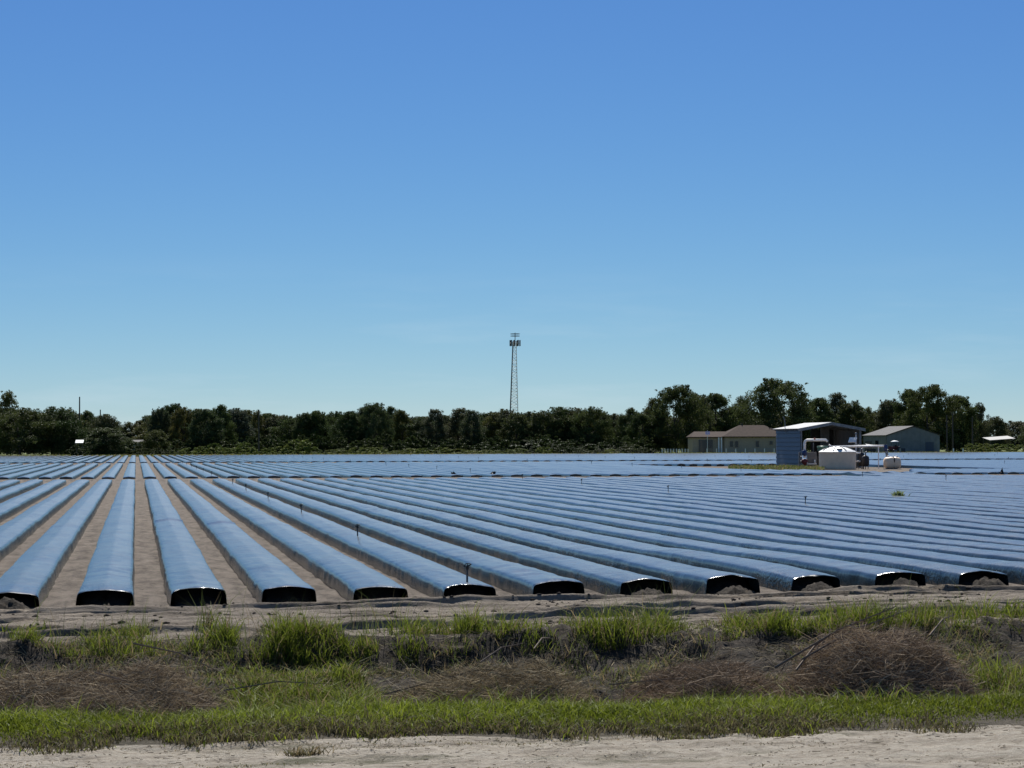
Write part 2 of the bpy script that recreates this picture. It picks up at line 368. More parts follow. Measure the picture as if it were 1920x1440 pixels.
def mound(seed, w, h, d):
    r_ = np.random.default_rng(seed); n = 36; m = 16
    uu, vv = np.meshgrid(np.linspace(-1, 1, n), np.linspace(-1, 1, m))
    rr = np.sqrt(uu ** 2 + vv ** 2)
    z = h * np.clip(1 - rr ** 1.6, -.2, 1) * (1 + .45 * fbm(uu * 2.4 + seed, vv * 2.4, seed, 3)) + .05 * fbm(uu * 7, vv * 7, seed + 2, 3)
    return np.stack([uu * w, vv * d, z], -1), grid_faces(n, m)

ends = {-2: ('plastic-covered bed cut by the left frame edge, dark soil heaped in its open end', .30, .17),
        -1: ('first whole plastic-covered bed from the left, running almost straight away, low soil in its end', .16, .07),
        0: ('second whole plastic-covered bed from the left, its black open end empty, a cross fold behind', 0, 0),
        1: ('third whole plastic-covered bed from the left with an empty black open end', 0, 0),
        2: ('fourth whole plastic-covered bed from the left, just left of the sprinkler bed', .12, .03),
        3: ('plastic-covered bed with a sprinkler riser standing at its open end', .27, .10),
        4: ('plastic-covered bed just right of the one with a sprinkler at its end', .22, .05),
        5: ('fifth plastic-covered bed end from the right, wrinkled film and rounded soil plug', .33, .17),
        6: ('fourth plastic-covered bed end from the right, above dark clods on the headland', .33, .16),
        7: ('third plastic-covered bed end from the right with grey soil plug', .34, .15),
        8: ('second plastic-covered bed end from the right with low arched soil plug', .34, .16),
        9: ('rightmost plastic-covered bed end, its soil plug beside the right frame edge', .32, .17)}
NEAR_END = 122.0
for k in range(-9, 42):
    va = V_ROW + 0.12 * vnoise(k * 3.7, 1.1) - (0.0 if k > -1 else .0)
    root = empty('raised_bed', F(U0 + S * k, va), TH)
    if k in ends: tag(root, ends[k][0], 'raised bed', 'plastic-covered beds of the near field section')
    elif k < -2: tag(root, 'plastic-covered bed of the near section leaving through the left frame edge', 'raised bed', 'near beds leaving the frame on the left')
    else: tag(root, 'plastic-covered bed of the near section leaving through the right frame edge', 'raised bed', 'near beds leaving the frame on the right')
    vt, fc, n, m = bed_mesh(k, va, (150 if 42.5 < U0 + S * k < 46.6 else NEAR_END) + .3 * vnoise(k * 1.9, 4), PROF, True)
    obj_np('plastic_film', vt, fc, M['film'], root, smooth=True)
    if -4 < k < 12:
        cv, cf = soil_core(k, va, .55 + .2 * vnoise(k, 2.2), 1, k + 20)
        obj_np('soil_core', cv, cf, M['dark_soil'], root, smooth=True)
        if k in ends and ends[k][2]:
            mv, mf = mound(k + 40, ends[k][1], ends[k][2] * .98, .3); g0 = float(zg(U0 + S * k, va, False))
            h = obj_np('soil_heap', mv, mf, M['ditch'], root, smooth=True); h.location = (.03 * vnoise(k, .5) + (.05 if k == 3 else 0), -.13, g0 - .01)
def section(v0, v1, k0, k1, label, group, cut=None):
    plan = []
    for k in range(k0, k1):
        a = v0 + .5 * vnoise(k * 2.3, v0); uk = U0 + S * k
        e_ = v1
        if cut and cut[0] < uk < cut[1]:
            if uk > 46.6: plan.append((k, a, min(151, uk / .352 - 2.5)))          # short beds before the pump yard
            a = cut[2] + .5 * vnoise(k * 2.3, 9)
        plan.append((k, a, v1))
    for k, a, e_ in plan:
        uk = U0 + S * k
        vt, fc, n, m = bed_mesh(k, a, e_, PROF if v0 < 200 and k < 35 else PROF_FAR, False)
        endf = [np.array([list(range(n))])]
        # close the front end with dark film folded down
        o = obj_np('raised_bed', vt, [fc] + endf, M['film_far'], smooth=False)
        o.location = F(uk, a); o.rotation_euler = (0, 0, TH)
        o.data.polygons.foreach_set('use_smooth', np.array([True] * len(fc) + [False]))
        tag(o, label, 'raised bed', group)
section(133, 225, -13, 78, 'plastic-covered bed of the middle section, between the first and second cross breaks', 'beds of the middle field section', (42.5, 62, 195))
section(241.5, 381, -23, 131, 'narrow distant plastic-covered bed beyond the second cross break', 'beds of the far field section')

# ------------------------------------------------------------------ sprinkler risers
M['pvc_grey'] = simple('grey_pipe', (0.06, 0.065, 0.07), 0.5)
M['brass'] = simple('dull_sprinkler', (0.05, 0.045, 0.035), 0.5, 0.3)
pipe_me = MB().tube([(0, 0, .15), (0, 0, .43)], .014, 8).mesh('riser_pipe', M['pvc_grey'])
head_me = MB().tube([(0, 0, .42), (0, 0, .455), (0, 0, .47)], [.02, .024, .016], 8).tube([(-.005, 0, .46), (.03, 0, .478), (.055, 0, .492)], [.012, .011, .008], 6)\
    .tube([(-.045, .012, .468), (-.02, .02, .5), (.03, .012, .505), (.052, 0, .49)], .006, 5).tube([(-.05, .012, .458), (-.03, .012, .474)], .013, 6).tube([(0, 0, .43), (0, 0, .505)], .008, 6).mesh('sprinkler_head', M['brass'])
def riser(u, v, label, group):
    k = round((u - U0) / S); u = U0 + S * k + .02
    o = empty('sprinkler_riser', F(u, v, float(zg(u, v, False))), TH + random.uniform(-.6, .6), label, 'sprinkler', group)
    o.rotation_euler[0] = random.uniform(-.06, .06); o.rotation_euler[1] = random.uniform(-.06, .06)
    put(bpy.data.objects.new('riser_pipe', pipe_me), o); put(bpy.data.objects.new('sprinkler_head', head_me), o)
G1 = 'sprinkler risers on the near beds'
for v, lb in zip((30.35, 45.6, 61.2, 76.8, 92.4, 106), (
        'sprinkler riser standing at the open front end of a bed', 'sprinkler riser next nearest behind the one at the bed end',
        'third sprinkler riser up the bed that has one at its front end', 'fourth sprinkler riser up the bed that has one at its front end',
        'fifth sprinkler riser up the bed that has one at its front end', 'last sprinkler riser on that bed before the first cross break')):
    riser(4.44, v, lb, G1)
for (u, v), lb in zip(((20.6, 66.2), (20.6, 84), (20.6, 101), (20.6, 117)), (
        'lowest sprinkler riser on the right half of the field', 'sprinkler riser up and left of the lowest one on the right half',
        'sprinkler riser between the tower and the white tank, well below the first cross break', 'sprinkler riser right below the first cross break under the tower')):
    riser(u, v, lb, G1)
riser(39.6, 105.9, 'sprinkler riser on the near beds below the right end of the barn', G1)
riser(39.6, 118.8, 'sprinkler riser just below the round white tank', G1)
for u in np.arange(-13.1, 160, 17.5):
    for v in np.arange(139, 378, 16.5):
        if 225 < v < 242: continue
        w = v + (5 if int(u) % 2 else -3)
        if not (-.06 * w - 3 < u < .42 * w + 3): continue
        if 42 < u < 63 and w < 196: continue
        mid = v < 225
        riser(u, w, 'tiny sprinkler riser on the middle section of beds' if mid else 'tiny sprinkler riser on the far section of beds', 'sprinkler risers of the middle section' if mid else 'sprinkler risers of the far section')

# ------------------------------------------------------------------ trees
def crown_mesh(seed, wid, base, n_cl, n_leaf, leaf, kind, mat, cols, trunk=True):
    """unit-height crown of small leaf faces gathered in clumps; returns crown mesh and trunk mesh"""
    r_ = np.random.default_rng(seed); cs = []; rs = []
    while len(cs) < n_cl:
        t = r_.random(); a = r_.random() * 2 * math.pi
        z = base + (1 - base) * t
        if kind == 'dome': rr = math.sqrt(max(0, 1 - (max(0, t - .35) / .65) ** 2)) * (.75 + .25 * min(1, t / .35))
        elif kind == 'tall': rr = (1 - t ** 2.2) * (.5 + .6 * min(1, t / .3))
        else: rr = math.sqrt(max(0, 1 - (2 * t - 1) ** 2)) * .5 + .5 * (1 - t)
        rr *= 1 + .35 * math.sin(3 * a + seed) * math.sin(5 * t + seed)
        q = math.sqrt(r_.random() * .75 + .25)
        cs.append((math.cos(a) * rr * q * wid / 2, math.sin(a) * rr * q * wid / 2, z * .97 if q > .6 else z * .9)); rs.append(r_.uniform(.06, .125) * (1.15 - .4 * t))
    for _ in range(int(n_cl * .45)):
        j = r_.integers(n_cl); c_ = np.array(cs[j]); o_ = np.array((c_[0], c_[1], (c_[2] - .55) * .8)); o_ = o_ / (np.linalg.norm(o_) + 1e-6)
        cs.append(tuple(c_ + o_ * rs[j] * r_.uniform(.9, 1.6) * np.array([1.25, 1.25, 1]))); rs.append(r_.uniform(.018, .045))
    cs = np.array(cs); rs = np.array(rs); n_cl = len(cs); cs[:, 2] = np.clip(cs[:, 2], .02, 1.0)
    per = np.maximum(20, (n_leaf * rs ** 2 / np.sum(rs ** 2)).astype(int)); idx = np.repeat(np.arange(n_cl), per); n = len(idx)
    d = r_.normal(size=(n, 3)); d /= np.linalg.norm(d, axis=1)[:, None]
    rad = rs[idx] * (r_.random(n) ** .45) * (1 + .35 * r_.normal(size=n) * (r_.random(n) < .2))
    p = cs[idx] + d * rad[:, None] * np.array([1.25, 1.25, .85]); p[:, 2] = np.clip(p[:, 2], .01, 1.02)
    nrm = d + .9 * r_.normal(size=(n, 3)); nrm /= np.linalg.norm(nrm, axis=1)[:, None]
    t1 = np.cross(nrm, r_.normal(size=(n, 3))); t1 /= np.linalg.norm(t1, axis=1)[:, None]; t2 = np.cross(nrm, t1)
    s1 = (leaf * r_.uniform(.6, 1.4, n))[:, None]; s2 = s1 * r_.uniform(.45, .8, n)[:, None]
    vt = np.stack([p - t1 * s1, p - t2 * s2 + nrm * s1 * .15, p + t1 * s1, p + t2 * s2 + nrm * s1 * .15], 1).reshape(-1, 3)
    fc = np.arange(4 * n).reshape(-1, 4)
    cols = np.array(cols); w = np.clip(r_.random(n_cl)[idx] * .7 + r_.random(n) * .3, 0, 1)[:, None]
    c = cols[0] * (1 - w) + cols[1] * w
    me = mesh_np('crown', vt, fc, mat, False, np.repeat(c, 4, 0))
    if not trunk: return me, None
    tb = MB(); lean = r_.normal(size=2) * .02
    top = (lean[0] * 2, lean[1] * 2, .62)
    tb.tube([(0, 0, -.02), (lean[0] * .3, lean[1] * .3, .1), (lean[0], lean[1], .32), top], [.034, .026, .02, .007], 8)
    for j in r_.choice(n_cl, min(9, n_cl), replace=False):
        z0 = r_.uniform(.14, .45); c_ = cs[j]; s0 = (lean[0] * z0 * 3, lean[1] * z0 * 3, z0)
        md = (c_[0] * .5, c_[1] * .5, z0 + (c_[2] - z0) * .65)
        tb.tube([s0, md, tuple(c_)], [.013, .008, .003], 5)
    return me, tb.mesh('trunk', M['bark'], True)
DG = ((0.036, 0.052, 0.022), (0.085, 0.108, 0.040)); OG = ((0.048, 0.056, 0.022), (0.12, 0.122, 0.046)); BG = ((0.045, 0.056, 0.036), (0.095, 0.106, 0.058))
VAR = {'oak': [crown_mesh(s, 1.15, .12, 190, 36000, .0135, 'dome', M['leaf'], DG) for s in (1, 2, 3)],
       'round': [crown_mesh(s, .85, .08, 150, 28000, .0145, 'dome', M['leaf'], c) for s, c in ((4, DG), (5, OG), (6, BG))],
       'tall': [crown_mesh(s, .62, .10, 110, 20000, .0135, 'dome', M['leaf'], c) for s, c in ((7, OG), (8, BG), (9, DG))],
       'loose': [crown_mesh(s, .8, .10, 90, 14000, .014, 'loose', M['leaf'], c) for s, c in ((10, OG), (11, BG))]}
tr = np.random.default_rng(11)
def tree(kind, x, ytop, d, wpx=None, label=None, group=None, name='tree', i=None):
    vs_ = VAR[kind]; cm, tm = vs_[(tr.integers(len(vs_)) if i is None else i)]
    h = zat(x, ytop, d); b = at(x, d)
    ratio = {'oak': 1.15, 'round': .85, 'tall': .62, 'loose': .8}[kind]
    sx = h if wpx is None else (wpx * d / FPX) / ratio
    o = empty(name, (b.x, b.y, 0), tr.uniform(0, 6.28), label, 'tree', group); o.scale = (sx, sx, h)
    put(bpy.data.objects.new('crown', cm), o); put(bpy.data.objects.new('trunk', tm), o)
    return o
PTS = [(-40, 765), (-15, 755), (128, 768), (165, 770), (196, 778), (214, 792), (240, 790), (262, 788), (286, 780), (300, 768), (322, 760), (345, 765), (371, 770), (388, 767), (416, 762), (440, 768), (462, 771),
       (482, 772), (503, 776), (524, 780), (552, 780), (572, 774), (594, 770), (625, 772), (652, 772), (680, 765), (703, 757), (732, 762), (753, 770), (777, 781), (795, 783), (816, 769), (834, 780), (861, 768),
       (886, 769), (905, 776), (928, 774), (946, 767), (968, 773), (992, 775), (1017, 770), (1050, 765), (1084, 764), (1106, 762), (1126, 770), (1152, 778), (1181, 765), (1204, 778)]
for i, (x, y) in enumerate(PTS):
    kd = ['round', 'oak', 'tall', 'round', 'loose', 'round'][tr.integers(6)]
    if x in (816, 861, 886, 262, 1181): kd = 'tall'
    if x in (703, 322, 1106): kd = 'oak'
    d = tr.uniform(455, 520) if x > 280 else tr.uniform(440, 470)
    if 205 < x < 290: d = 620
    w = {'oak': 78, 'round': 58, 'tall': 44, 'loose': 50}[kd] * tr.uniform(.85, 1.2)
    side = 'between the utility poles and the left frame edge' if x < 200 else 'left of the lattice tower' if x < 940 else 'between the lattice tower and the tan house'
    tree(kd, x, y + tr.uniform(-2, 2), d, w, 'dark tree in the tree line, ' + side, 'tree line ' + side)
for x in np.arange(-60, 1215, 27):      # a second, hidden-backed row closes the gaps low down
    if 205 < x < 285: continue
    y = np.interp(x, [p[0] for p in PTS], [p[1] for p in PTS]) + tr.uniform(5, 16)
    tree(['round', 'oak', 'round'][tr.integers(3)], x, y, tr.uniform(540, 600), 66 * tr.uniform(.9, 1.3), 'rear tree showing through gaps of the tree line left of the tan house', 'rear trees of the tree line')
H_ = 'tall trees around the house and sheds'
for kd, x, y, d, w, lb in (
        ('loose', 14, 734, 425, 62, 'tallest tree at the left frame edge, sky showing through its loose top'),
        ('oak', 38, 766, 400, 120, 'broad dark tree with a thick trunk beside the left frame edge'),
        ('oak', 98, 764, 405, 120, 'broad dark tree right of the thick-trunked one near the left edge'),
        ('round', 203, 803, 392, 78, 'low dark round tree right of the white canopy roof'),
        ('round', 292, 806, 420, 50, 'small dark tree right of the long grey roof on the left'),
        ('loose', 1222, 748, 470, 46, 'tree with loose top at the left end of the tall right group'),
        ('oak', 1268, 724, 465, 108, 'tall dark tree left of the tan house'),
        ('round', 1305, 740, 480, 60, 'tree filling right beside the tall one left of the tan house'),
        ('round', 1340, 740, 490, 84, 'rounded tree behind the left wing of the tan house'),
        ('loose', 1390, 744, 530, 70, 'loose tree with sky gaps behind the tan house roof'),
        ('oak', 1462, 712, 455, 138, 'biggest dark oak, behind the open pump shed and the tan house'),
        ('round', 1530, 748, 490, 70, 'tree just right of the biggest oak, behind the pump shed roof'),
        ('tall', 1567, 738, 500, 50, 'narrow pointed tree behind the middle of the pump shed'),
        ('round', 1600, 752, 495, 66, 'tree behind the right end of the pump shed roof'),
        ('loose', 1628, 764, 520, 44, 'small loose tree between pump shed and grey barn'),
        ('round', 1668, 750, 500, 62, 'tree behind the left roof slope of the grey barn'),
        ('oak', 1742, 723, 470, 112, 'tall dark tree behind the right end of the grey barn'),
        ('round', 1706, 732, 480, 56, 'tree between the barn ridge and the tall dark tree behind it'),
        ('round', 1800, 744, 475, 66, 'tree right of the grey barn behind two bare poles'),
        ('loose', 1835, 756, 480, 52, 'tree above the left end of the small white carport roof'),
        ('round', 1866, 782, 500, 46, 'low tree behind the small white carport'),
        ('round', 1905, 790, 560, 70, 'pale distant tree at the right frame edge'),
        ('oak', 1960, 786, 520, 90, 'tree outside the right frame edge')):
    tree(kd, x, y, d, w, lb, H_)
for x in np.arange(1215, 1860, 38):
    y = 768 + tr.uniform(-6, 14)
    tree(['round', 'oak'][tr.integers(2)], x, y, tr.uniform(560, 610), 78, 'rear tree filling the gaps behind the house and sheds', 'rear trees behind the house and sheds')

# ------------------------------------------------------------------ shrubs along the far field edge
SG = ((0.065, 0.095, 0.024), (0.17, 0.195, 0.055)); SD = ((0.022, 0.034, 0.014), (0.055, 0.072, 0.026))  # the brighter pair carries the sunlit look of shrubs in its leaf colour
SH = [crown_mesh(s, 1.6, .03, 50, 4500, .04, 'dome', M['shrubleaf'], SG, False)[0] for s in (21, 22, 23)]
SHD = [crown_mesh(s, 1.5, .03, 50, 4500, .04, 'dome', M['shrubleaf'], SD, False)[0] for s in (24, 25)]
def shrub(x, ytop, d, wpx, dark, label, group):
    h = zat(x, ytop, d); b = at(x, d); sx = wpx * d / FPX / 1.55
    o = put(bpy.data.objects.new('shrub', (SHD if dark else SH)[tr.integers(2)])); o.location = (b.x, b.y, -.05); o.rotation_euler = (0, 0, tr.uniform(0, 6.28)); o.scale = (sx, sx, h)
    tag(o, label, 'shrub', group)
G2 = 'shrubs along the far field edge'
shrub(563, 822, 398, 58, False, 'tallest rounded green shrub at the far field edge left of centre', G2)
shrub(456, 827, 400, 44, False, 'rounded green shrub, second tallest at the far field edge', G2)
shrub(402, 831, 402, 34, False, 'small rounded green shrub left of the two tallest ones', G2)
shrub(149, 831, 380, 44, True, 'shrub below the bright white canopy roof', G2)
shrub(1018, 822, 440, 110, True, 'wide dark bush below and right of the lattice tower', G2)
shrub(1110, 832, 430, 70, True, 'lower dark bush right of the wide one below the tower', G2)
shrub(915, 828, 440, 62, True, 'dark bush just left below the lattice tower', G2)
shrub(1185, 833, 430, 60, True, 'dark bush left of the white post fence', G2)
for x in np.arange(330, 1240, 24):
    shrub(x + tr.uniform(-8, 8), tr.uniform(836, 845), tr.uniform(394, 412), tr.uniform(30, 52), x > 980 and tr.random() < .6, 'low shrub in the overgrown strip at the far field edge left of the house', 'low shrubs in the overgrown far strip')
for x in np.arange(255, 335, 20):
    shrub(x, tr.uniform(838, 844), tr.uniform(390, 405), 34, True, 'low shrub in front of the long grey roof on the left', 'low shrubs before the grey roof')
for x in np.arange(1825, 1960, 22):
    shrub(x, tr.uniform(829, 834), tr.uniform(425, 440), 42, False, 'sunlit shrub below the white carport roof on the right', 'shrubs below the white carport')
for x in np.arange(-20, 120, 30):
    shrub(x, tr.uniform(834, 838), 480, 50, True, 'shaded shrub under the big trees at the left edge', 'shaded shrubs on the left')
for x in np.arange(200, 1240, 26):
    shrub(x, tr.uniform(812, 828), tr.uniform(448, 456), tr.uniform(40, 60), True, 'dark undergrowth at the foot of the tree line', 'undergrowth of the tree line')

# ------------------------------------------------------------------ lattice tower
M['steel_dark'] = simple('dark_steel', (0.10, 0.11, 0.12), 0.6, 0.3)
M['steel_lt'] = simple('galvanised_steel', (0.88, 0.89, 0.90), 0.5, 0.0)
TD = 900.0; tb_ = at(966, TD); TX, TY = tb_.x, tb_.y
tower = empty('lattice_tower', (TX, TY, 0), R(8), 'tall three-legged lattice mast with antennas on top, behind the tree line', 'tower')
TH_ = zat(965, 640, TD)
def legp(i, z):
    a = R(90 + 120 * i + 77); r = 2.6 - 1.75 * z / TH_; return Vector((r * math.cos(a), r * math.sin(a), z))
for i in range(3):
    MB().tube([legp(i, 0), legp(i, TH_)], [.30, .22] if i == 0 else [.085, .07], 8).build('leg', M['steel_dark'] if i == 0 else M['steel_lt'], tower)  # first leg thick and dark, the other two thin and pale
nl = 34
for j in range(nl):
    z0 = TH_ * j / nl; z1 = TH_ * (j + 1) / nl
    for i in range(3):
        MB().tube([legp(i, z1), legp((i + 1) % 3, z1)], .075, 4).build('brace', M['steel_lt'], tower)
        MB().tube([legp(i, z0), legp((i + 1) % 3, z1)] if j % 2 else [legp((i + 1) % 3, z0), legp(i, z1)], .075, 4).build('brace', M['steel_lt'], tower)
MB().tube([(0, 0, TH_ - 1), (0, 0, TH_ + 3.5)], .14, 8).build('mast', M['steel_dark'], tower)
for z, r in ((TH_ + 3.0, 1.85), (TH_ + 2.15, 1.8)):
    m_ = MB()
    for k in range(12):
        a, b = 2 * math.pi * k / 12, 2 * math.pi * (k + 1) / 12
        m_.tube([(r * math.cos(a), r * math.sin(a), z), (r * math.cos(b), r * math.sin(b), z)], .12, 5)
    for k in range(3):
        a = 2 * math.pi * k / 3; m_.tube([(0, 0, z), (r * math.cos(a), r * math.sin(a), z)], .1, 5)
    m_.build('antenna_ring', M['steel_dark'], tower)
for k in range(9):
    a = 2 * math.pi * k / 9 + .3; r = 2.1; c = Vector((r * math.cos(a), r * math.sin(a), TH_ - .7))
    p = MB().box((-.28, -.12, -1.2), (.28, .12, 1.2)).build('antenna_panel', M['steel_dark'], tower); p.location = c; p.rotation_euler = (0, R(0), a + math.pi / 2)
    MB().tube([(.3 * math.cos(a), .3 * math.sin(a), TH_ - .7), (r * .95 * math.cos(a), r * .95 * math.sin(a), TH_ - .7)], .07, 5).build('antenna_arm', M['steel_lt'], tower)
for i, z in ((0, 11.6), (1, 11.8)):
    p = legp(i, z); dv = Vector((p.x, p.y, 0)).normalized()
    MB().tube([p, p + dv * .5, p + dv * .9], [.1, .5, .75], 12).build('dish', M['steel_dark'], tower)

# ------------------------------------------------------------------ utility poles
M['wood'] = simple('weathered_pole_wood', (0.06, 0.05, 0.042), 0.85)
for x, y, d, arm, lb in ((149, 744, 420, False, 'tallest utility pole on the left, rising above the tree line'), (137, 768, 470, False, 'thin pole just left of the tallest utility pole'),
                         (188, 768, 470, False, 'utility pole right of the tallest one, above the low round tree'), (485, 768, 440, False, 'single utility pole in the tree line left of centre'),
                         (1775, 778, 432, False, 'left of two bare poles beside the grey barn'), (1786, 776, 436, False, 'right of two bare poles beside the grey barn'), (1823, 782, 440, False, 'lone bare pole between grey barn and white carport')):
    h = zat(x, y, d); b = at(x, d); o = empty('utility_pole', (b.x, b.y, 0), R(20), lb, 'pole', 'bare and utility poles')
    MB().tube([(0, 0, -.2), (0, 0, h)], [.17, .11], 8).build('shaft', M['wood'], o)
    if arm:
        MB().box((-1.0, -.06, h - .75), (1.0, .06, h - .6)).build('crossarm', M['wood'], o)
        for q in (-.9, 0, .9): MB().tube([(q, 0, h - .6), (q, 0, h - .42)], [.05, .03], 6).build('insulator', M['steel_dark'], o)
M['pink'] = simple('faded_red_plastic', (0.45, 0.14, 0.10), 0.5)

# ------------------------------------------------------------------ buildings
M['blue_metal'] = simple('pale_blue_sheet_metal', (0.04, 0.06, 0.088), 0.5, 0.0, .12)
M['galv_roof'] = simple('bright_roof_sheet', (0.23, 0.24, 0.245), 0.6, 0.0, .2, 1.5, .25)
M['grey_metal'] = simple('grey_green_sheet_metal', (0.18, 0.19, 0.18), 0.6, 0.0, .2, .8)
M['barn_roof'] = simple('dull_roof_sheet', (0.075, 0.074, 0.074), 0.8, 0.0, .2, 3.0, .15)
M['dark_int'] = simple('dark_sheet', (0.05, 0.052, 0.055), 0.7)  # shade of the shed interior and barn opening put into the colour
M['mid_int'] = simple('dusty_grey_sheet', (0.20, 0.20, 0.19), 0.7)
M['trim'] = simple('pale_metal_trim', (0.22, 0.235, 0.235), 0.5, 0.1)
M['white'] = simple('white_plastic', (0.78, 0.77, 0.74), 0.45, 0, .05)
M['cream'] = simple('cream_polyethylene', (0.80, 0.62, 0.43), 0.5, 0, .08)
M['tan'] = simple('tan_stucco', (0.38, 0.30, 0.205), 0.85, 0, .1)
M['brown_roof'] = simple('brown_shingle', (0.052, 0.036, 0.029), 0.9, 0, .3, 2.0, .1)
M['glass'] = simple('dark_window_glass', (0.015, 0.018, 0.022), 0.12, 0, .1)
M['white_paint'] = simple('white_paint', (0.75, 0.75, 0.72), 0.6, 0, .06)
M['green_pipe'] = simple('green_painted_pipe', (0.10, 0.20, 0.14), 0.45)
M['blue_paint'] = simple('blue_paint', (0.012, 0.035, 0.12), 0.5)
M['red_paint'] = simple('dark_red_paint', (0.11, 0.012, 0.014), 0.6)
M['black'] = simple('black_rubber', (0.018, 0.018, 0.02), 0.6)
M['engine'] = simple('grey_engine', (0.12, 0.125, 0.13), 0.5, 0.4)

def wall_panels(parent, p0, p1, z0, ztop, n, mat, t=.05, name='wall_panel', gap=.012):
    """vertical sheets side by side from p0 to p1; ztop(t) gives the top; each sheet has a folded rib"""
    p0 = Vector((*p0, 0)); p1 = Vector((*p1, 0)); dv = (p1 - p0); L = dv.length; dv.normalize(); nn = Vector((dv.y, -dv.x, 0))
    for i in range(n):
        a, b = i / n + gap / L / 2, (i + 1) / n - gap / L / 2
        m_ = MB(); A = p0 + dv * L * a; B = p0 + dv * L * b
        q = [(A.x, A.y, z0), (B.x, B.y, z0), (B.x, B.y, ztop(b)), (A.x, A.y, ztop(a))]
        m_.slab(q, t)
        for f in (.0, .33, .66):
            C = A + (B - A) * (f + .06); D = C + dv * .05; zt = ztop(a + (b - a) * (f + .06)) - .02
            o1 = nn * (t + .003); m_.slab([(C.x + o1.x, C.y + o1.y, z0 + .01), (D.x + o1.x, D.y + o1.y, z0 + .01), (D.x + o1.x, D.y + o1.y, zt), (C.x + o1.x, C.y + o1.y, zt)], .025)
        m_.build(name, mat, parent)
def roof_panels(parent, e0, e1, r0, r1, n, mat, name='roof_panel', t=.05):
    e0, e1, r0, r1 = map(Vector, (e0, e1, r0, r1))
    for i in range(n):
        a, b = (i + .01) / n, (i + .99) / n
        q = [e0.lerp(e1, a), e0.lerp(e1, b), r0.lerp(r1, b), r0.lerp(r1, a)]
        m_ = MB().slab(q, t)
        m_.slab([q[0] + Vector((0, 0, t)), q[0].lerp(q[1], .08) + Vector((0, 0, t)), q[3].lerp(q[2], .08) + Vector((0, 0, t)), q[3] + Vector((0, 0, t))], .04)
        m_.build(name, mat, parent)

# open pump shed
DS = 188.0; c = at(1501, DS); us, vs0 = c.x * CT + c.y * ST, -c.x * ST + c.y * CT
shed = empty('pump_shed', (c.x, c.y, 0), TH, 'open-fronted metal pump shed with pale blue side wall and bright low gable roof', 'shed')
W_, D_, E_, RG = 5.25, 7.2, 3.30, 3.78
for i in range(9):                # horizontal sheets of the side wall
    z0 = .02 + i * .36; MB().slab([(-.075, D_, z0), (-.075, 0, z0), (0, 0, z0 + .37), (0, D_, z0 + .37)], -.03).build('siding_panel', M['blue_metal'], shed)
wall_panels(shed, (W_, 0), (W_, D_), .02, lambda t: E_ - .03, 5, M['mid_int'])
wall_panels(shed, (W_, D_), (3.1, D_), .02, lambda t: E_, 2, M['dark_int'])
MB().box((3.2, 4.6, .02), (3.95, 4.72, 3.45)).build('partition_panel', M['mid_int'], shed)
for x in (.06, W_ - .06):
    for y in (.06, D_ - .06): MB().box((x - .06, y - .06, 0), (x + .06, y + .06, E_ - .03)).build('post', M['trim'], shed)
ov = .3
roof_panels(shed, (-ov, -ov, E_ - .05), (-ov, D_ + ov, E_ - .05), (W_ / 2, -ov, RG), (W_ / 2, D_ + ov, RG), 7, M['galv_roof'], t=-.05)
roof_panels(shed, (W_ + ov, D_ + ov, E_ - .05), (W_ + ov, -ov, E_ - .05), (W_ / 2 + .002, D_ + ov, RG), (W_ / 2 + .002, -ov, RG), 7, M['galv_roof'], t=-.05)
for sx in (0, 1):
    x0, x1 = ((-ov, W_ / 2 - .01), (W_ / 2 + .01, W_ + ov))[sx]; z0, z1 = ((E_ - .05, RG), (RG, E_ - .05))[sx]
    MB().slab([(x0, -ov - .03, z0 - .2), (x1, -ov - .03, z1 - .2), (x1, -ov - .03, z1 + .03), (x0, -ov - .03, z0 + .03)], .025).build('fascia', M['trim'], shed)
for k in range(4): MB().tube([(0, 1.2 + 1.7 * k, E_ - .12), (W_ / 2, 1.2 + 1.7 * k, RG - .16), (W_, 1.2 + 1.7 * k, E_ - .12)], .05, 6).build('rafter', M['trim'], shed)
MB().tube([(-.12, 4.2, E_ - .3), (-.12, 4.2, E_ + .55), (-.22, 4.2, E_ + .95), (-.3, 4.2, E_ + 1.05)], .03, 6).build('conduit', M['trim'], shed)

# pump unit before the shed
DP = 180.0; c = at(1512, DP)
pump = empty('pump_unit', (c.x, c.y, 0), 0, 'irrigation pump with white arched pipe, blue filter and dark engine beside the pump shed wall', 'pump')
def pz(y): return zat(1520, y, DP)
def px_(x): return (x - 1512) * DP / FPX
MB().tube([(px_(1508), 0, .9), (px_(1508), 0, pz(832)), (px_(1509.5), 0, pz(827)), (px_(1513), 0, pz(825.2)), (px_(1548), 0, pz(825.2)), (px_(1551), 0, pz(828.5))], .105, 12).build('arched_pipe', M['white'], pump, True)
MB().tube([(px_(1527), 0, pz(825)), (px_(1527), 0, pz(821))], [.12, .05], 8).build('air_valve', M['pink'], pump, True)
MB().tube([(px_(1533), .3, pz(838.8)), (px_(1553), .3, pz(838.8))], .12, 10).build('green_pipe', M['green_pipe'], pump, True)
MB().tube([(px_(1534), .3, pz(844)), (px_(1556), .3, pz(844))], .10, 10).build('green_pipe', M['green_pipe'], pump, True)
MB().tube([(px_(1507.5), -.1, 1.05), (px_(1507.5), -.1, 1.1), (px_(1507.5), -.1, pz(845)), (px_(1507.5), -.1, pz(844))], [.05, .19, .19, .06], 14).build('blue_filter', M['blue_paint'], pump, True)
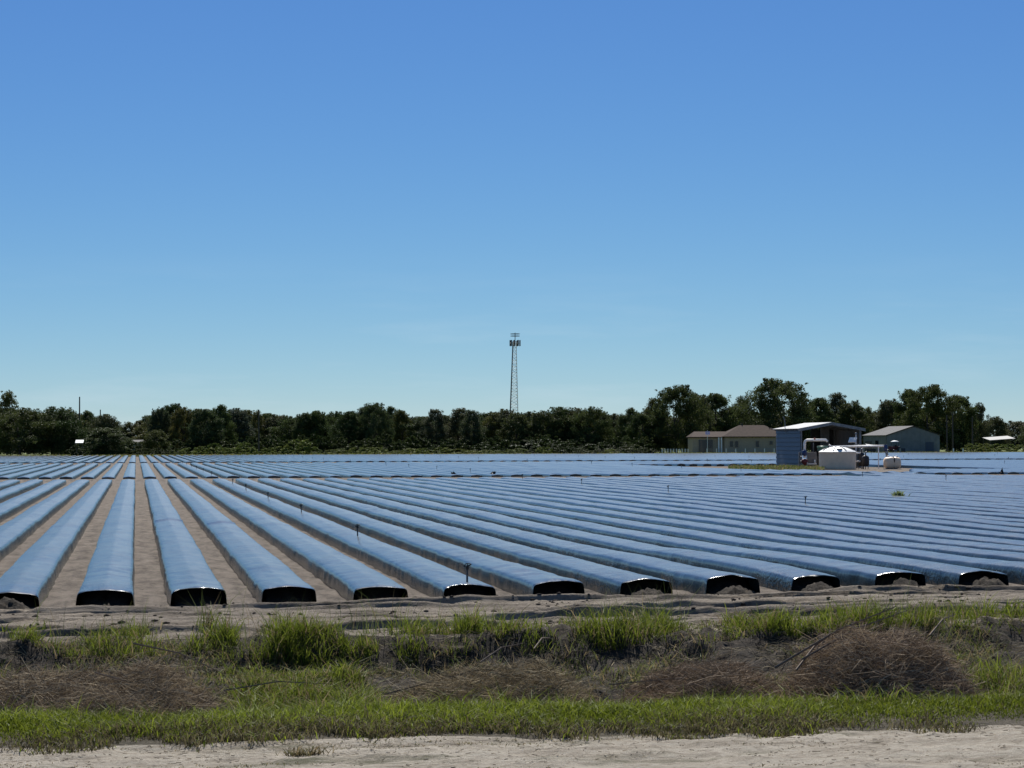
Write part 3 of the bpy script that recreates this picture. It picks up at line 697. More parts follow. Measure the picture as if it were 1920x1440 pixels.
MB().box((px_(1514), .1, .16), (px_(1532), .9, 1.05)).box((px_(1513), .15, 1.05), (px_(1531), .85, 1.34)).tube([(px_(1526), .5, 1.3), (px_(1526), .5, 2.1)], .04, 8).build('engine', M['engine'], pump)
MB().tube([(px_(1504), 0, .42), (px_(1506), 0, .5), (px_(1510), 0, .5), (px_(1512), 0, .42)], [.2, .33, .33, .2], 14).build('pump_casing', M['red_paint'], pump, True)
MB().tube([(px_(1511), -.2, .62), (px_(1513), -.2, .4), (px_(1530), -.2, .4)], .055, 8).tube([(px_(1526.5), -.2, .4), (px_(1526.5), -.2, .75)], .055, 8).build('white_pipe', M['white'], pump, True)
MB().box((px_(1503), -.3, .02), (px_(1533), 1.0, .16)).build('skid', M['black'], pump)
MB().box((px_(1496.5), -.2, .2), (px_(1499), .1, 1.35)).build('control_box', M['engine'], pump)
MB().tube([(px_(1499), -.25, .95), (px_(1502), -.25, .95)], .09, 8).tube([(px_(1498), -.25, .6), (px_(1501), -.25, .6)], .08, 8).build('gauge', M['mid_int'], pump)

# round white tank
c = at(1569.5, 176.0); rt = 1.44
tank = empty('round_water_tank', (c.x, c.y, 0), 0, 'round cream plastic water tank with white domed lid before the pump shed', 'tank')
body = [(rt * .97, 0), (rt, .05)]
for k in range(5): z = .12 + k * .24; body += [(rt, z), (rt + .012, z + .1), (rt, z + .2)]
body += [(rt + .03, 1.33), (rt + .03, 1.38), (rt - .02, 1.40)]
MB().lathe(body, n=48).build('tank_body', M['cream'], tank, True)
dome = [(rt + .02, 1.39), (rt * .93, 1.47), (rt * .75, 1.60), (rt * .5, 1.72), (rt * .25, 1.79), (.02, 1.81)]
lid = MB().lathe(dome, n=48).build('domed_lid', M['white'], tank, True)
for k in range(8):
    a = 2 * math.pi * (k + .5) / 8
    MB().tube([(math.cos(a) * rt * .9, math.sin(a) * rt * .9, 1.50), (math.cos(a) * rt * .72, math.sin(a) * rt * .72, 1.63), (math.cos(a) * rt * .3, math.sin(a) * rt * .3, 1.79)], .05, 6).build('rib', M['mid_int'], lid)
MB().lathe([(.25, 0), (.24, .05), (.18, .07), (.02, .08)], (0, -rt * .70, 1.585), 20).build('hatch', M['cream'], lid, True)

# small lobed tank
c = at(1672, 177.0)
leg_t = empty('lobed_tank', (c.x, c.y, 0), R(4), 'small cream lobed tank standing on bare soil right of the round tank', 'tank')
vv_ = []; nx = 25; nr = 20
for i in range(nx):
    x = -1 + 2 * i / (nx - 1); e = (1 - abs(x) ** 4.5) ** .4 if abs(x) < 1 else 0
    e = max(e, .02) * (1 - .10 * math.exp(-((x - .08) / .09) ** 2) - .05 * math.exp(-((x + .52) / .08) ** 2) - .05 * math.exp(-((x - .55) / .08) ** 2))
    for k in range(nr):
        a = 2 * math.pi * k / nr; cx = math.copysign(abs(math.cos(a)) ** .7, math.cos(a)); cz = math.copysign(abs(math.sin(a)) ** .7, math.sin(a))
        vv_.append((x * .70, cx * .5 * e, .50 + cz * .48 * e))
fs = [(i*nr+k, (i+1)*nr+k, (i+1)*nr+(k+1) % nr, i*nr+(k+1) % nr) for i in range(nx-1) for k in range(nr)]
MB().add(vv_, fs).build('tank_body', M['cream'], leg_t, True)
MB().lathe([(.14, 0), (.14, .09), (.02, .11)], (-.3, 0, .95), 14).build('filler_cap', M['white'], leg_t, True)
MB().lathe([(.10, 0), (.10, .08), (.02, .1)], (.36, 0, .95), 14).build('filler_cap', M['white'], leg_t, True)
MB().tube([(.08, -.46, .55), (.08, -.48, .7), (.08, -.42, .9), (.08, -.1, .97), (.08, 0, 1.08)], .035, 6).build('hose', M['black'], leg_t, True)
MB().box((-.62, -.42, -.02), (.62, .42, .045)).build('base_slab', M['mid_int'], leg_t)

# overhead pipe
DQ = 179.0; c = at(1560, DQ); zp = zat(1600, 836.8, DQ)
ohp = empty('overhead_pipe', (c.x, c.y, 0), 0, 'long horizontal white pipe on posts above the round tank, turning down to the right', 'pipe')
def qx(x): return (x - 1560) * DQ / FPX
MB().tube([(qx(1561), 0, zp - .02), (qx(1657), 0, zp + .02), (qx(1660), 0, zp)], .085, 10).build('pipe', M['white'], ohp, True)
MB().tube([(qx(1659.5), 0, zp + .12), (qx(1660), 0, zp - .4)], .15, 12).build('coupling', M['blue_paint'], ohp, True)
MB().tube([(qx(1661), 0, zp - .35), (qx(1662.5), 0, zp - .7), (qx(1663), 0, 0)], [.12, .11, .10], 12).build('down_pipe', M['trim'], ohp, True)
MB().tube([(qx(1646.5), 0, -.1), (qx(1646.5), 0, zp - .08)], .045, 8).build('post', M['steel_lt'], ohp)
MB().tube([(qx(1618.5), .4, -.1), (qx(1618.5), .4, zp - .08)], .06, 8).build('post', M['trim'], ohp)
MB().tube([(qx(1554), .1, zp + .12), (qx(1557), .1, zp + .02), (qx(1561), 0, zp - .02)], .07, 8).build('elbow', M['white'], ohp, True)

# filters and valves between the tanks
for x, d, h, r, lb in ((1614, 178.5, 1.35, .27, 'taller dark cylinder filter just right of the round tank'), (1622, 177.5, 1.1, .30, 'short black cylinder filter, second to the right of the round tank')):
    c = at(x, d); o = empty('sand_filter', (c.x, c.y, 0), 0, lb, 'filter', 'dark filters right of the round tank')
    MB().lathe([(r * .6, .22), (r, .32), (r, h - .2), (r * .8, h - .08), (r * .3, h), (.04, h + .03)], n=18).build('vessel', M['black'], o, True)
    for k in range(3):
        a = 2 * math.pi * k / 3 + .4; MB().tube([(r * .8 * math.cos(a), r * .8 * math.sin(a), -.02), (r * .8 * math.cos(a), r * .8 * math.sin(a), .36)], .03, 6).build('leg', M['black'], o)
    MB().tube([(0, 0, h), (0, 0, h + .22), (.1, 0, h + .28)], .05, 8).build('valve', M['engine'], o, True)
c = at(1604, 178.2); mf = empty('pipe_manifold', (c.x, c.y, 0), 0, 'white pipe manifold joining the round tank to the dark filters', 'pipe')
for z in (1.28, .62): MB().tube([(-.25, 0, z), (.35, 0, z)], .075, 10).build('pipe', M['white'], mf, True)
MB().tube([(.05, 0, .05), (.05, 0, 1.28)], .06, 8).build('standpipe', M['engine'], mf, True)

c = at(1604, 183.0); pm = empty('panel_mast', (c.x, c.y, 0), R(-8), 'white tilted panel on a thin mast in front of the pump shed', 'panel')
MB().tube([(.02, 0, -.1), (.02, 0, zat(1604, 815, 183))], .035, 8).build('mast', M['steel_lt'], pm)
MB().slab([(-.62, -.1, zat(1600, 829, 183)), (.02, -.1, zat(1600, 829, 183)), (.12, .2, zat(1600, 820, 183)), (-.5, .2, zat(1600, 820, 183))], -.05).build('panel', M['white'], pm)
MB().lathe([(.05, 0), (.10, .08), (.05, .18), (.01, .2)], (.02, 0, zat(1604, 815.5, 183)), 10).build('sensor', M['trim'], pm, True)
MB().box((-.1, -.08, zat(1604, 836, 183)), (.32, .12, zat(1604, 832.5, 183))).build('junction_box', M['trim'], pm)

# grey barn
DB = 425.0; c = at(1662, DB)
barn = empty('grey_barn', (c.x, c.y, 0), TH, 'closed grey metal barn with dull gable roof right of the pump shed', 'barn')
BW, BD, BE, BR = 10.5, 13.6, zat(1662, 816, DB), zat(1712, 799, DB)
def gab(t): return BE + (BR - BE) * (1 - abs(2 * t - 1)) - .04
wall_panels(barn, (0, 0), (BW, 0), 0, gab, 11, M['grey_metal'], .06)
wall_panels(barn, (0, BD), (0, .08), 0, lambda t: BE - .04, 9, M['grey_metal'], .06)
wall_panels(barn, (BW, .08), (BW, BD), 0, lambda t: BE - .04, 9, M['grey_metal'], .06)
wall_panels(barn, (BW, BD + .06), (0, BD + .06), 0, gab, 11, M['grey_metal'], .06)
for (e0, e1, r0, r1) in (((-.3, -.3, BE - .06), (-.3, BD + .3, BE - .06), (BW / 2, -.3, BR), (BW / 2, BD + .3, BR)), ((BW + .3, BD + .3, BE - .06), (BW + .3, -.3, BE - .06), (BW / 2 + .002, BD + .3, BR), (BW / 2 + .002, -.3, BR))):
    roof_panels(barn, e0, e1, r0, r1, 12, M['barn_roof'], t=-.07)
MB().box((2.6, -.16, .02), (3.6, -.10, .95)).build('hatch', M['dark_int'], barn)
MB().box((7.7, -.16, .02), (9.3, -.10, 2.1)).build('door', M['blue_metal'], barn)
w = MB().box((-.16, 4.6, 1.5), (-.10, 6.2, 2.4)).build('window', M['glass'], barn)
MB().box((-.2, 4.45, 1.35), (-.165, 6.35, 1.48)).build('sill', M['trim'], w)
MB().box((-.16, 8.5, .02), (-.10, 12.4, 2.3)).build('doorway_shade', M['dark_int'], barn)  # dark sheet on the wall stands for the shade inside an opening

# red tractor with white canopy and a dark trailer before the barn
c = at(1675, 412.0); tc_ = empty('red_tractor', (c.x, c.y, 0), R(-35), 'small dark red tractor with white canopy parked before the grey barn', 'tractor')
MB().box((-.3, -1.6, .75), (.3, -.1, 1.35)).box((-.26, -1.62, .8), (.26, -1.7, 1.2)).build('hood', M['red_paint'], tc_)
MB().box((-.5, -.1, .7), (.5, 1.1, 1.1)).box((-.75, .3, 1.0), (-.45, 1.3, 1.35)).box((.45, .3, 1.0), (.75, 1.3, 1.35)).build('body', M['red_paint'], tc_)
MB().box((-.25, .4, 1.1), (.25, .9, 1.2)).box((-.25, .85, 1.2), (.25, .95, 1.6)).build('seat', M['black'], tc_)
MB().lathe([(.75, 0), (.72, .08), (.45, .2), (.02, .26)], (0, .5, 2.15), 20).build('canopy', M['white_paint'], tc_, True)
for x, y in ((-.5, .1), (.5, .1), (-.5, 1.0), (.5, 1.0)): MB().tube([(x, y, 1.0), (x, y, 2.2)], .03, 6).build('canopy_post', M['black'], tc_)
for x, y, r in ((-.75, .8, .68), (.75, .8, .68), (-.6, -1.2, .4), (.6, -1.2, .4)):
    wh = MB().tube([(x - .14, y, r), (x - .1, y, r), (x + .1, y, r), (x + .14, y, r)], [r * .85, r, r, r * .85], 18).build('wheel', M['black'], tc_)
    MB().tube([(x - .16, y, r), (x + .16, y, r)], r * .5, 12).build('rim', M['trim'], wh)
c = at(1631, 405.0); tl = empty('flat_trailer', (c.x, c.y, 0), R(5), 'dark low trailer with tilted white sheet left of the red tractor', 'trailer')
MB().box((-.85, -.8, .5), (.85, .9, .95)).build('bed', M['black'], tl)
for x in (-.7, .7): MB().tube([(x - .1, 0, .35), (x + .1, 0, .35)], .35, 14).build('wheel', M['black'], tl)
MB().slab([(-.8, -.5, 1.55), (.75, -.5, 1.3), (.75, .5, 1.55), (-.8, .5, 1.8)], .05).build('tilted_sheet', M['trim'], tl)
for x in (-.6, .6): MB().tube([(x, 0, .9), (x, 0, 1.6)], .04, 6).build('post', M['black'], tl)

# tan house
DH = 440.0; c = at(1345, DH)
house = empty('tan_house', (c.x, c.y, 0), R(3), 'low tan stucco house with brown hip roof and small dark windows', 'house')
def hx(x): return (x - 1345) * DH / FPX
EH, RH = zat(1345, 820, DH), zat(1345, 797, DH)
w0, w1 = hx(1358), hx(1478)
MB().box((w0, 0, 0), (w1, 9, EH)).build('wall', M['tan'], house)
MB().box((hx(1299), .6, 0), (hx(1358) - .01, 8, EH - .02)).build('wing_wall', M['tan'], house)
def hip(x0, x1, y0, y1, ze, zr, rx0, rx1):
    ym = (y0 + y1) / 2
    v = [(x0, y0, ze), (x1, y0, ze), (x1, y1, ze), (x0, y1, ze), (rx0, ym, zr), (rx1, ym, zr), (x0, y0, ze - .18), (x1, y0, ze - .18), (x1, y1, ze - .18), (x0, y1, ze - .18)]
    return MB().add(v, [(0, 1, 5, 4), (2, 3, 4, 5), (6, 7, 1, 0), (7, 8, 2, 1), (8, 9, 3, 2), (9, 6, 0, 3), (9, 8, 7, 6)]).add(v, [(1, 2, 5), (3, 0, 4)])
rf = hip(w0 - .5, w1 + .5, -.5, 9.5, EH + .16, RH, hx(1393), hx(1440)).build('roof', M['brown_roof'], house)
MB().tube([(hx(1398), 4.5, RH - .3), (hx(1398), 4.5, RH + .25)], .12, 8).build('vent', M['dark_int'], rf)
hip(hx(1296), hx(1358) + 2.6, .1, 8.4, EH + .10, zat(1320, 809, DH), hx(1306), hx(1358) + 2).build('wing_roof', M['brown_roof'], house)
def hwin(x0, x1, y0, y1, yl=-.03, name='window'):
    w = MB().box((hx(x0), yl - .04, zat(1400, y1, DH)), (hx(x1), yl, zat(1400, y0, DH))).build(name, M['glass'], house)
    a, b, z0, z1 = hx(x0), hx(x1), zat(1400, y1, DH), zat(1400, y0, DH)
    MB().box((a - .1, yl - .07, z0 - .1), (b + .1, yl - .045, z0)).box((a - .1, yl - .07, z1), (b + .1, yl - .045, z1 + .1)).box((a - .1, yl - .07, z0), (a, yl - .045, z1)).box((b, yl - .07, z0), (b + .1, yl - .045, z1)).build('frame', M['tan'], w)
for a in ((1368, 1374, 827, 838), (1377.5, 1384, 827, 839), (1417, 1423, 827, 838), (1443, 1449, 827, 834), (1456, 1461, 827, 834)): hwin(*a)
hwin(1310, 1337, 824, 848, .57, 'garage_shade')  # flat dark sheet standing in for the shade of the garage recess
for x in (1347, 1352): MB().box((hx(x) - .12, -.3, 0), (hx(x) + .12, -.06, EH - .04)).build('porch_column', M['white_paint'], house)
c = at(1326, 436.0); fl = empty('roof_flag', (c.x, c.y, 0), 0, 'small pale violet flag on a pole before the left wing of the tan house', 'flag')
MB().tube([(0, 0, 0), (0, 0, zat(1326, 807, 436))], .04, 6).build('pole', M['steel_lt'], fl)
ff = np.array([(x, .12 * math.sin(4 * x), z) for z in np.linspace(zat(1326, 815, 436), zat(1326, 809, 436), 4) for x in np.linspace(-.4, .5, 9)])
obj_np('cloth', ff, grid_faces(9, 4), simple('pale_violet_cloth', (.55, .45, .75), .8), fl, True)

# white post fences
def fence(xs, y0, d, lb):
    c = at(xs[0], d); o = empty('post_fence', (c.x, c.y, 0), 0, lb, 'fence')
    for x in xs:
        q = (x - xs[0]) * d / FPX; h = zat(x, y0, d); MB().box((q - .07, -.07, -.1), (q + .07, .07, h)).build('post', M['white_paint'], o)
    L = (xs[-1] - xs[0]) * d / FPX
    for f in (.55, .9): MB().box((.0, -.02, zat(xs[0], y0, d) * f - .03), (L, .02, zat(xs[0], y0, d) * f + .03)).build('rail', M['trim'], o)
fence([1241 + 5.4 * k for k in range(10)], 841.5, 418.0, 'row of short white fence posts left of the tan house')
fence([1325 + 18 * k for k in range(8)], 841, 424.0, 'row of widely spaced white posts in front of the tan house')
for x in (1787, 1805):
    c = at(x, 410); o = MB().box((-.1, -.1, -.1), (.1, .1, zat(x, 841, 410))).build('marker_post', M['white_paint']); o.location = (c.x, c.y, 0)
    tag(o, 'left short white post right of the grey barn' if x < 1800 else 'right short white post right of the grey barn', 'post', 'short white posts by the barn')

# carport on the right, canopy and long roof on the left
def canopy(x0, x1, y0, y1, d, dep, slope, label, mat, wall=None, name='carport'):
    c = at((x0 + x1) / 2, d); w = (x1 - x0) / 2 * d / FPX; zt = zat(x0, y0, d); z1 = zat(x0, y1, d)
    o = empty(name, (c.x, c.y, 0), R(4), label, 'carport' if not wall else 'shed')
    MB().slab([(-w, 0, z1), (w, 0, z1 + slope), (w, dep, zt + slope), (-w, dep, zt)], .08).build('roof', mat, o)
    for sx in (-1, 1):
        for yy, zz in ((.15, z1), (dep - .15, zt)): MB().tube([(sx * (w - .2), yy, -.1), (sx * (w - .2), yy, zz - .05 + (slope if sx > 0 else 0))], .06, 6).build('post', M['wood'], o)
    if wall: MB().box((-w + .25, .3, 0), (w - .25, dep - .3, z1 - .1)).build('wall', wall, o)
    return o
canopy(1855, 1904, 821, 826, 450, 5.5, .35, 'small open carport with pale roof at the right end', M['mid_int'])
canopy(141, 156, 825.5, 831, 385, 1.0, 0, 'small canopy with gleaming white roof between trees on the left', M['white_paint'])
canopy(222, 276, 826, 830, 470, 5.0, .1, 'long low shed with grey roof behind shrubs on the left', M['barn_roof'], M['grey_metal'], 'long_shed')

# ------------------------------------------------------------------ foreground grass, brush and clods
gr = np.random.default_rng(5)
def px2u(x, v):
    t = (x - 960) / FPX; d = v / (CT - t * ST); return t * d * CT + d * ST
def blades(p, h, w, lean, cols, name, mat, tip=.25, kind='stuff', label=None, cat=None, parent=None):
    """p (n,3) in field coordinates; each blade is a bent tapering strip"""
    n = len(p); a = gr.random(n) * 2 * math.pi; b = gr.random(n) * 2 * math.pi
    dx = np.stack([np.cos(a), np.sin(a), np.zeros(n)], 1); ld = np.stack([np.cos(b), np.sin(b), np.zeros(n)], 1)
    h = h[:, None]; w = w[:, None] * .5; L = (lean * gr.uniform(.3, 1.5, n))[:, None]; up = np.array([0, 0, 1.0])
    m1 = p + up * h * .55 + ld * h * L * .35; t = p + up * h * (1 - .25 * L) + ld * h * L
    q = np.stack([p - dx * w, p + dx * w, m1 + dx * w * .8, m1 - dx * w * .8, t], 1)
    i = np.arange(n)[:, None] * 5
    fq = i + np.array([[0, 1, 2, 3]]); ft = i + np.array([[3, 2, 4]])
    o = obj_np(name, q.reshape(-1, 3), [fq, ft], mat, parent, False, np.repeat(cols, 5, 0))
    if parent is None: o.rotation_euler = (0, 0, TH)
    tag(o, label, cat, None, kind); return o
def gcol(n, lo, hi, dry=.0, dcol=(.22, .17, .09)):
    w = gr.random(n)[:, None]; c = np.array(lo) * (1 - w) + np.array(hi) * w
    d = gr.random(n) < dry; c[d] = np.array(dcol) * gr.uniform(.5, 1.3, d.sum())[:, None]; return c
# verge
n = 112000
u = gr.uniform(-4, 10.5, n); v = gr.uniform(V_ROAD - .35, V_LIP + .15, n); e = edge(u)
pat = 1.4 * fbm(u * 0.9, v * 1.8, 81, 4)
keep = gr.random(n) < np.clip((v - e + .16 + .5 * fbm(u * 2.3, v * 2.3, 83, 3)) / .35, 0, 1) * (0.6 + .4 * (pat > -.15)); u, v, e, pat = u[keep], v[keep], e[keep], pat[keep]; n = len(u)
f = np.clip((v - e) / (V_LIP - e), 0, 1)
h = (.04 + .08 * f ** .8 + .06 * np.clip(pat, -.6, .9)) * gr.uniform(.5, 1.5, n) * np.where(gr.random(n) < .02, 1.7, 1)
h = np.clip(h, .02, .3)
c = gcol(n, (.085, .115, .012), (.20, .235, .026)); br = np.clip(.95 - 1.6 * f + .5 * pat, .06, .85); d = gr.random(n) < br
c[d] = np.array((.11, .095, .05)) * gr.uniform(.35, 1.3, d.sum())[:, None]
c *= (1 + .45 * pat)[:, None]
blades(np.stack([u, v, zg(u, v) - .01], 1), h, gr.uniform(.005, .011, n), np.full(n, .8), c, 'verge_grass', M['grass'], label='mown green grass strip beside the sandy road', cat='grass')
# ditch and bank grass: patches given by the column they show in
def patch(x0, x1, v0, v1, n, h0, h1, wid, lean, lo, hi, dry, fr=2.0, thr=-.2):
    u = px2u(gr.uniform(x0, x1, n), v0); v = gr.uniform(v0, v1, n); m = fbm(u * fr, v * fr, int(x0) % 97 + 100, 3)
    t_ = (u - px2u(x0, v0)) / (px2u(x1, v0) - px2u(x0, v0)); fe = sstep(-.02, .22, t_ + .25 * m) * (1 - sstep(.78, 1.02, t_ - .25 * m))
    k = gr.random(n) < np.clip((m - thr) * 4, 0, 1) * fe; u, v, m = u[k], v[k], m[k]; k = len(u)
    return np.stack([u, v, zg(u, v) - .02], 1), gr.uniform(h0, h1, k) * (1 + .9 * m) * gr.uniform(.5, 1.2, k), gr.uniform(.5, 1.2, k) * wid, np.full(k, lean), gcol(k, lo, hi, dry)
GA, GB = (.07, .10, .012), (.19, .225, .03); GP, GQ = (.07, .095, .03), (.16, .18, .07)
PS = []
LP = [(-420, 300, 8500, .06, .22), (220, 420, 1500, .05, .18), (350, 620, 7500, .10, .32), (520, 860, 7500, .08, .26), (740, 1000, 6500, .10, .38), (940, 1180, 1500, .05, .2), (1080, 1300, 2200, .1, .36),
      (1260, 1480, 2600, .04, .14), (1400, 1590, 3600, .1, .26), (1500, 1880, 4200, .08, .32), (1780, 2350, 6500, .08, .3)]
for x0, x1, n, h0, h1 in LP:
    PS.append(patch(x0, x1, V_FAR - .45, V_FAR + .75, n, h0, h1, .011, .7, GA, GB, .15, 2.5, -.1))
PS.append(patch(-400, 2300, 18.2, 22.4, 21000, .07, .26, .010, .9, GA, GB, .3, 1.3, -.08))
PS.append(patch(-400, 2300, V_FAR - .5, V_FAR + .9, 7000, .03, .16, .010, .9, GA, GB, .3, 1.6, 0))
PS.append(patch(-400, 2300, V_FAR - 2.6, V_FAR - .05, 34000, .05, .19, .010, 1.2, (.06, .085, .015), (.17, .19, .05), .45, 1.5, -.2))
for x0, x1, n, h0, h1 in ((380, 970, 260, .35, .6), (1060, 1300, 110, .35, .65), (1540, 1900, 200, .3, .55), (0, 300, 120, .3, .45)):
    PS.append(patch(x0, x1, V_FAR - .1, V_FAR + .7, n, h0, h1, .006, .5, GP, GQ, .2, 2, -1))
for x0, x1, v0, v1, n, h0, h1 in ((440, 740, 20.5, 23.9, 15000, .10, .28), (1780, 2300, 18.4, 23.3, 20000, .15, .36), (-320, 90, 17.8, 23.8, 9000, .1, .3), (620, 1020, 17.6, 20.2, 6000, .12, .36),
                                  (1010, 1165, 17.6, 18.6, 5200, .16, .36), (1130, 1500, 17.5, 19.2, 6000, .08, .30), (440, 720, 17.4, 20.5, 13000, .12, .34), (40, 500, 17.4, 18.3, 3200, .08, .22), (1460, 1820, 17.4, 18.0, 2600, .06, .2), (-200, 2100, 17.3, 17.9, 8500, .08, .2)):
    PS.append(patch(x0, x1, v0, v1, n, h0, h1, .011, .8, GA, GB, .22, 1.8, -.22))
Pp, Ph, Pw, Pl, Pc = (np.concatenate(q) for q in zip(*PS))
blades(Pp, Ph, Pw, Pl, Pc, 'ditch_grass', M['grass'], label='long green and dry grass growing in patches along the ditch', cat='grass')
# thin grass and litter on the road
n = 60000
u = gr.uniform(-4, 10, n); v = gr.uniform(13.4, V_ROAD, n); m = fbm(u * .5, v * 2.6, 131, 4); k = (m + .06 * gr.normal(size=n) > .24) & (gr.random(n) < .9); u, v = u[k], v[k]; n = len(u)
blades(np.stack([u, v, zg(u, v) - .004], 1), gr.uniform(.006, .028, n), gr.uniform(.004, .008, n), np.full(n, 1.6), gcol(n, (.06, .07, .025), (.15, .15, .06), .5), 'road_grass', M['grass'], label='thin trampled grass patches on the sandy road', cat='grass')
for (x, v, s_, lb) in ((570, 15.75, 1.0, 'small dry grass tuft alone on the sandy road left of centre'),):
    n = 160; cx = px2u(x, v); b = gr.normal(size=(n, 2)) * np.array([.09, .04])
    u = cx + b[:, 0]; vv2 = v + b[:, 1]
    blades(np.stack([u, vv2, zg(u, vv2) - .005], 1), gr.uniform(.03, .11, n), gr.uniform(.006, .01, n), np.full(n, 1.3), gcol(n, (.07, .075, .03), (.16, .14, .06), .5), 'grass_tuft', M['grass'], kind=None, label=lb, cat='grass tuft')
cx = 27.6; n = 90; b = gr.normal(size=(n, 2)) * .18
for (x, y, lb) in ((1684, 930, 'green weed growing through the plastic on the right of the field'),):
    d = FPX * 1.9 / (y - hor(x)); c0 = at(x, d); u0, v0 = c0.x * CT + c0.y * ST, -c0.x * ST + c0.y * CT
    u = u0 + b[:, 0] * .55; vv2 = v0 + b[:, 1] * .5
    blades(np.stack([u, vv2, np.full(n, .2)], 1), gr.uniform(.12, .36, n), gr.uniform(.03, .05, n), np.full(n, .7), gcol(n, (.09, .13, .04), (.2, .24, .1)), 'weed', M['grass'], kind=None, label=lb, cat='weed')
# pump yard grass
n = 5200; x = gr.uniform(1366, 1545, n); d = gr.uniform(160, 190, n)
X = (x - 960) / FPX * d; u = X * CT + d * ST; v = -X * ST + d * CT; m = fbm(u * .5, v * .2, 151, 3); k = (m > -.25) & (u > 43.3); u, v = u[k], v[k]; n = len(u)
blades(np.stack([u, v, np.zeros(n)], 1), gr.uniform(.12, .42, n), gr.uniform(.04, .08, n), np.full(n, .6), gcol(n, (.06, .085, .02), (.15, .17, .05), .25), 'yard_grass', M['grass'], label='rough grass around the foot of the pump shed', cat='grass')
n = 26000; u = gr.uniform(-35, 185, n); v = gr.uniform(382, 400, n)
blades(np.stack([u, v, np.zeros(n)], 1), gr.uniform(.12, .5, n), gr.uniform(.10, .2, n), np.full(n, .6), gcol(n, (.07, .095, .025), (.17, .18, .05), .25), 'far_grass', M['grass'], label='sunlit grass strip along the far field edge', cat='grass')

# dead brush piles
def brush(x0, x1, vc, vw, ztop, n, seed, label, lo, hi, slant=0.0, branches=()):
    r_ = np.random.default_rng(seed); ua, ub = px2u(x0, vc), px2u(x1, vc); uc, uw = (ua + ub) / 2, (ub - ua) / 2
    z0 = float(zg(uc, vc, False)); H = ztop - z0
    root = empty('brush_pile', F(uc, vc, z0), TH, label, 'brush pile', 'dead brush piles in the ditch')
    def surf(a, b):
        rr = np.sqrt(a ** 2 + b ** 2); return H * np.clip(1 - rr ** 2.2, 0, 1) ** .8 * (1 + .45 * fbm(a * 2.5 + seed, b * 2.5, seed, 3)) + slant * a * H
    g = np.linspace(-1.05, 1.05, 60); gg = np.linspace(-1.05, 1.05, 26); A, B = np.meshgrid(g, gg)
    Z = surf(A, B) * .80 - .12 + .05 * fbm(A * 14, B * 8, seed + 3, 3)
    obj_np('brush_core', np.stack([A * uw, B * vw, Z], -1), grid_faces(60, 26), M['brush_core'], root, True)
    a = r_.uniform(-1, 1, n); b = r_.uniform(-1, .85, n); k = a ** 2 + b ** 2 < 1.02; a, b = a[k], b[k]; n = len(a)
    L = r_.uniform(.07, .36, n) * (1 + 1.2 * (r_.random(n) < .07)); ang = r_.normal(0, .65, n) + (r_.random(n) < .35) * r_.uniform(-1.5, 1.5, n)
    dirv = np.stack([np.cos(ang), .6 * r_.normal(size=n) * .5, np.sin(ang) * .55 + .1 * r_.normal(size=n)], 1) * np.where(r_.random(n) < .5, 1, -1)[:, None]
    base = np.stack([a * uw, b * vw, surf(a, b) * (1 - .35 * r_.random(n) ** 2) - .02], 1)
    S4 = np.linspace(-.5, .5, 4); cur = r_.normal(size=(n, 3)) * np.array([.16, .16, .24])
    P = base[:, None] + dirv[:, None] * (L[:, None, None] * S4[None, :, None]) + cur[:, None] * (L[:, None, None] * (S4[None, :, None] ** 2 * 4 - .5))
    P[:, :, 2] = np.maximum(P[:, :, 2], -.12 + 0 * P[:, :, 2])
    side = np.cross(dirv, r_.normal(size=(n, 3))); side /= np.linalg.norm(side, axis=1)[:, None] + 1e-6
    wd = (r_.uniform(.0011, .0032, n))[:, None, None] * np.array([1, 1, .9, .4])[None, :, None]
    q = np.stack([P - side[:, None] * wd, P + side[:, None] * wd], 2).reshape(n, 8, 3)
    i = np.arange(n)[:, None] * 8; fs = np.concatenate([i + np.array([[2*j, 2*j+1, 2*j+3, 2*j+2]]) for j in range(3)])
    w = r_.random(n)[:, None] ** 1.6; cl = np.array(lo) * (1 - w) + np.array(hi) * w
    st = obj_np('dead_stems', q.reshape(-1, 3), fs, M['straw'], root, False, np.repeat(cl, 8, 0)); st['kind'] = 'stuff'
    for (bx0, by0, bx1, by1, r) in branches:
        def loc(x, y, v):
            u = px2u(x, v); wx, wy, _ = F(u, v); return (u - uc, v - vc, zat(x, y, wy) - z0)
        p0, p1 = Vector(loc(bx0, by0, vc - .2)), Vector(loc(bx1, by1, vc + .2)); md = p0.lerp(p1, .5) + Vector((0, 0, .05))
        mb = MB().tube([p0, md, p1], [r, r * .8, r * .3], 5)
        for t in (.55, .7, .85): q0 = p0.lerp(p1, t); mb.tube([q0, q0 + (p1 - p0) * .12 + Vector((0, .05, r_.uniform(.02, .12)))], [r * .5, r * .15], 4)
        mb.build('branch', M['twig'], root)
M['brush_core'] = soil_mat('matted_dead_stems', [(0.4, (0.03, 0.021, 0.015)), (0.5, (0.06, 0.044, 0.032)), (0.6, (0.12, 0.092, 0.066))], 0.3, None, 3)
M['twig'] = simple('dry_twig', (0.16, 0.115, 0.08), 0.85, scale=20)
B0, B1 = (.09, .066, .047), (.48, .39, .26)
brush(-160, 490, 19.7, 1.5, .23, 26000, 3, 'long brown dead brush pile at the left frame edge', B0, B1, .0, ((250, 1205, 420, 1262, .008), (420, 1293, 620, 1281, .006), (180, 1260, 320, 1320, .008)))
brush(680, 1160, 20.4, 1.3, .05, 15000, 4, 'low straw-coloured dead brush in the ditch at centre', (.09, .07, .045), (.48, .39, .24), .0, ((720, 1300, 1010, 1245, .006), (900, 1240, 980, 1205, .008), (1000, 1215, 1030, 1195, .007)))
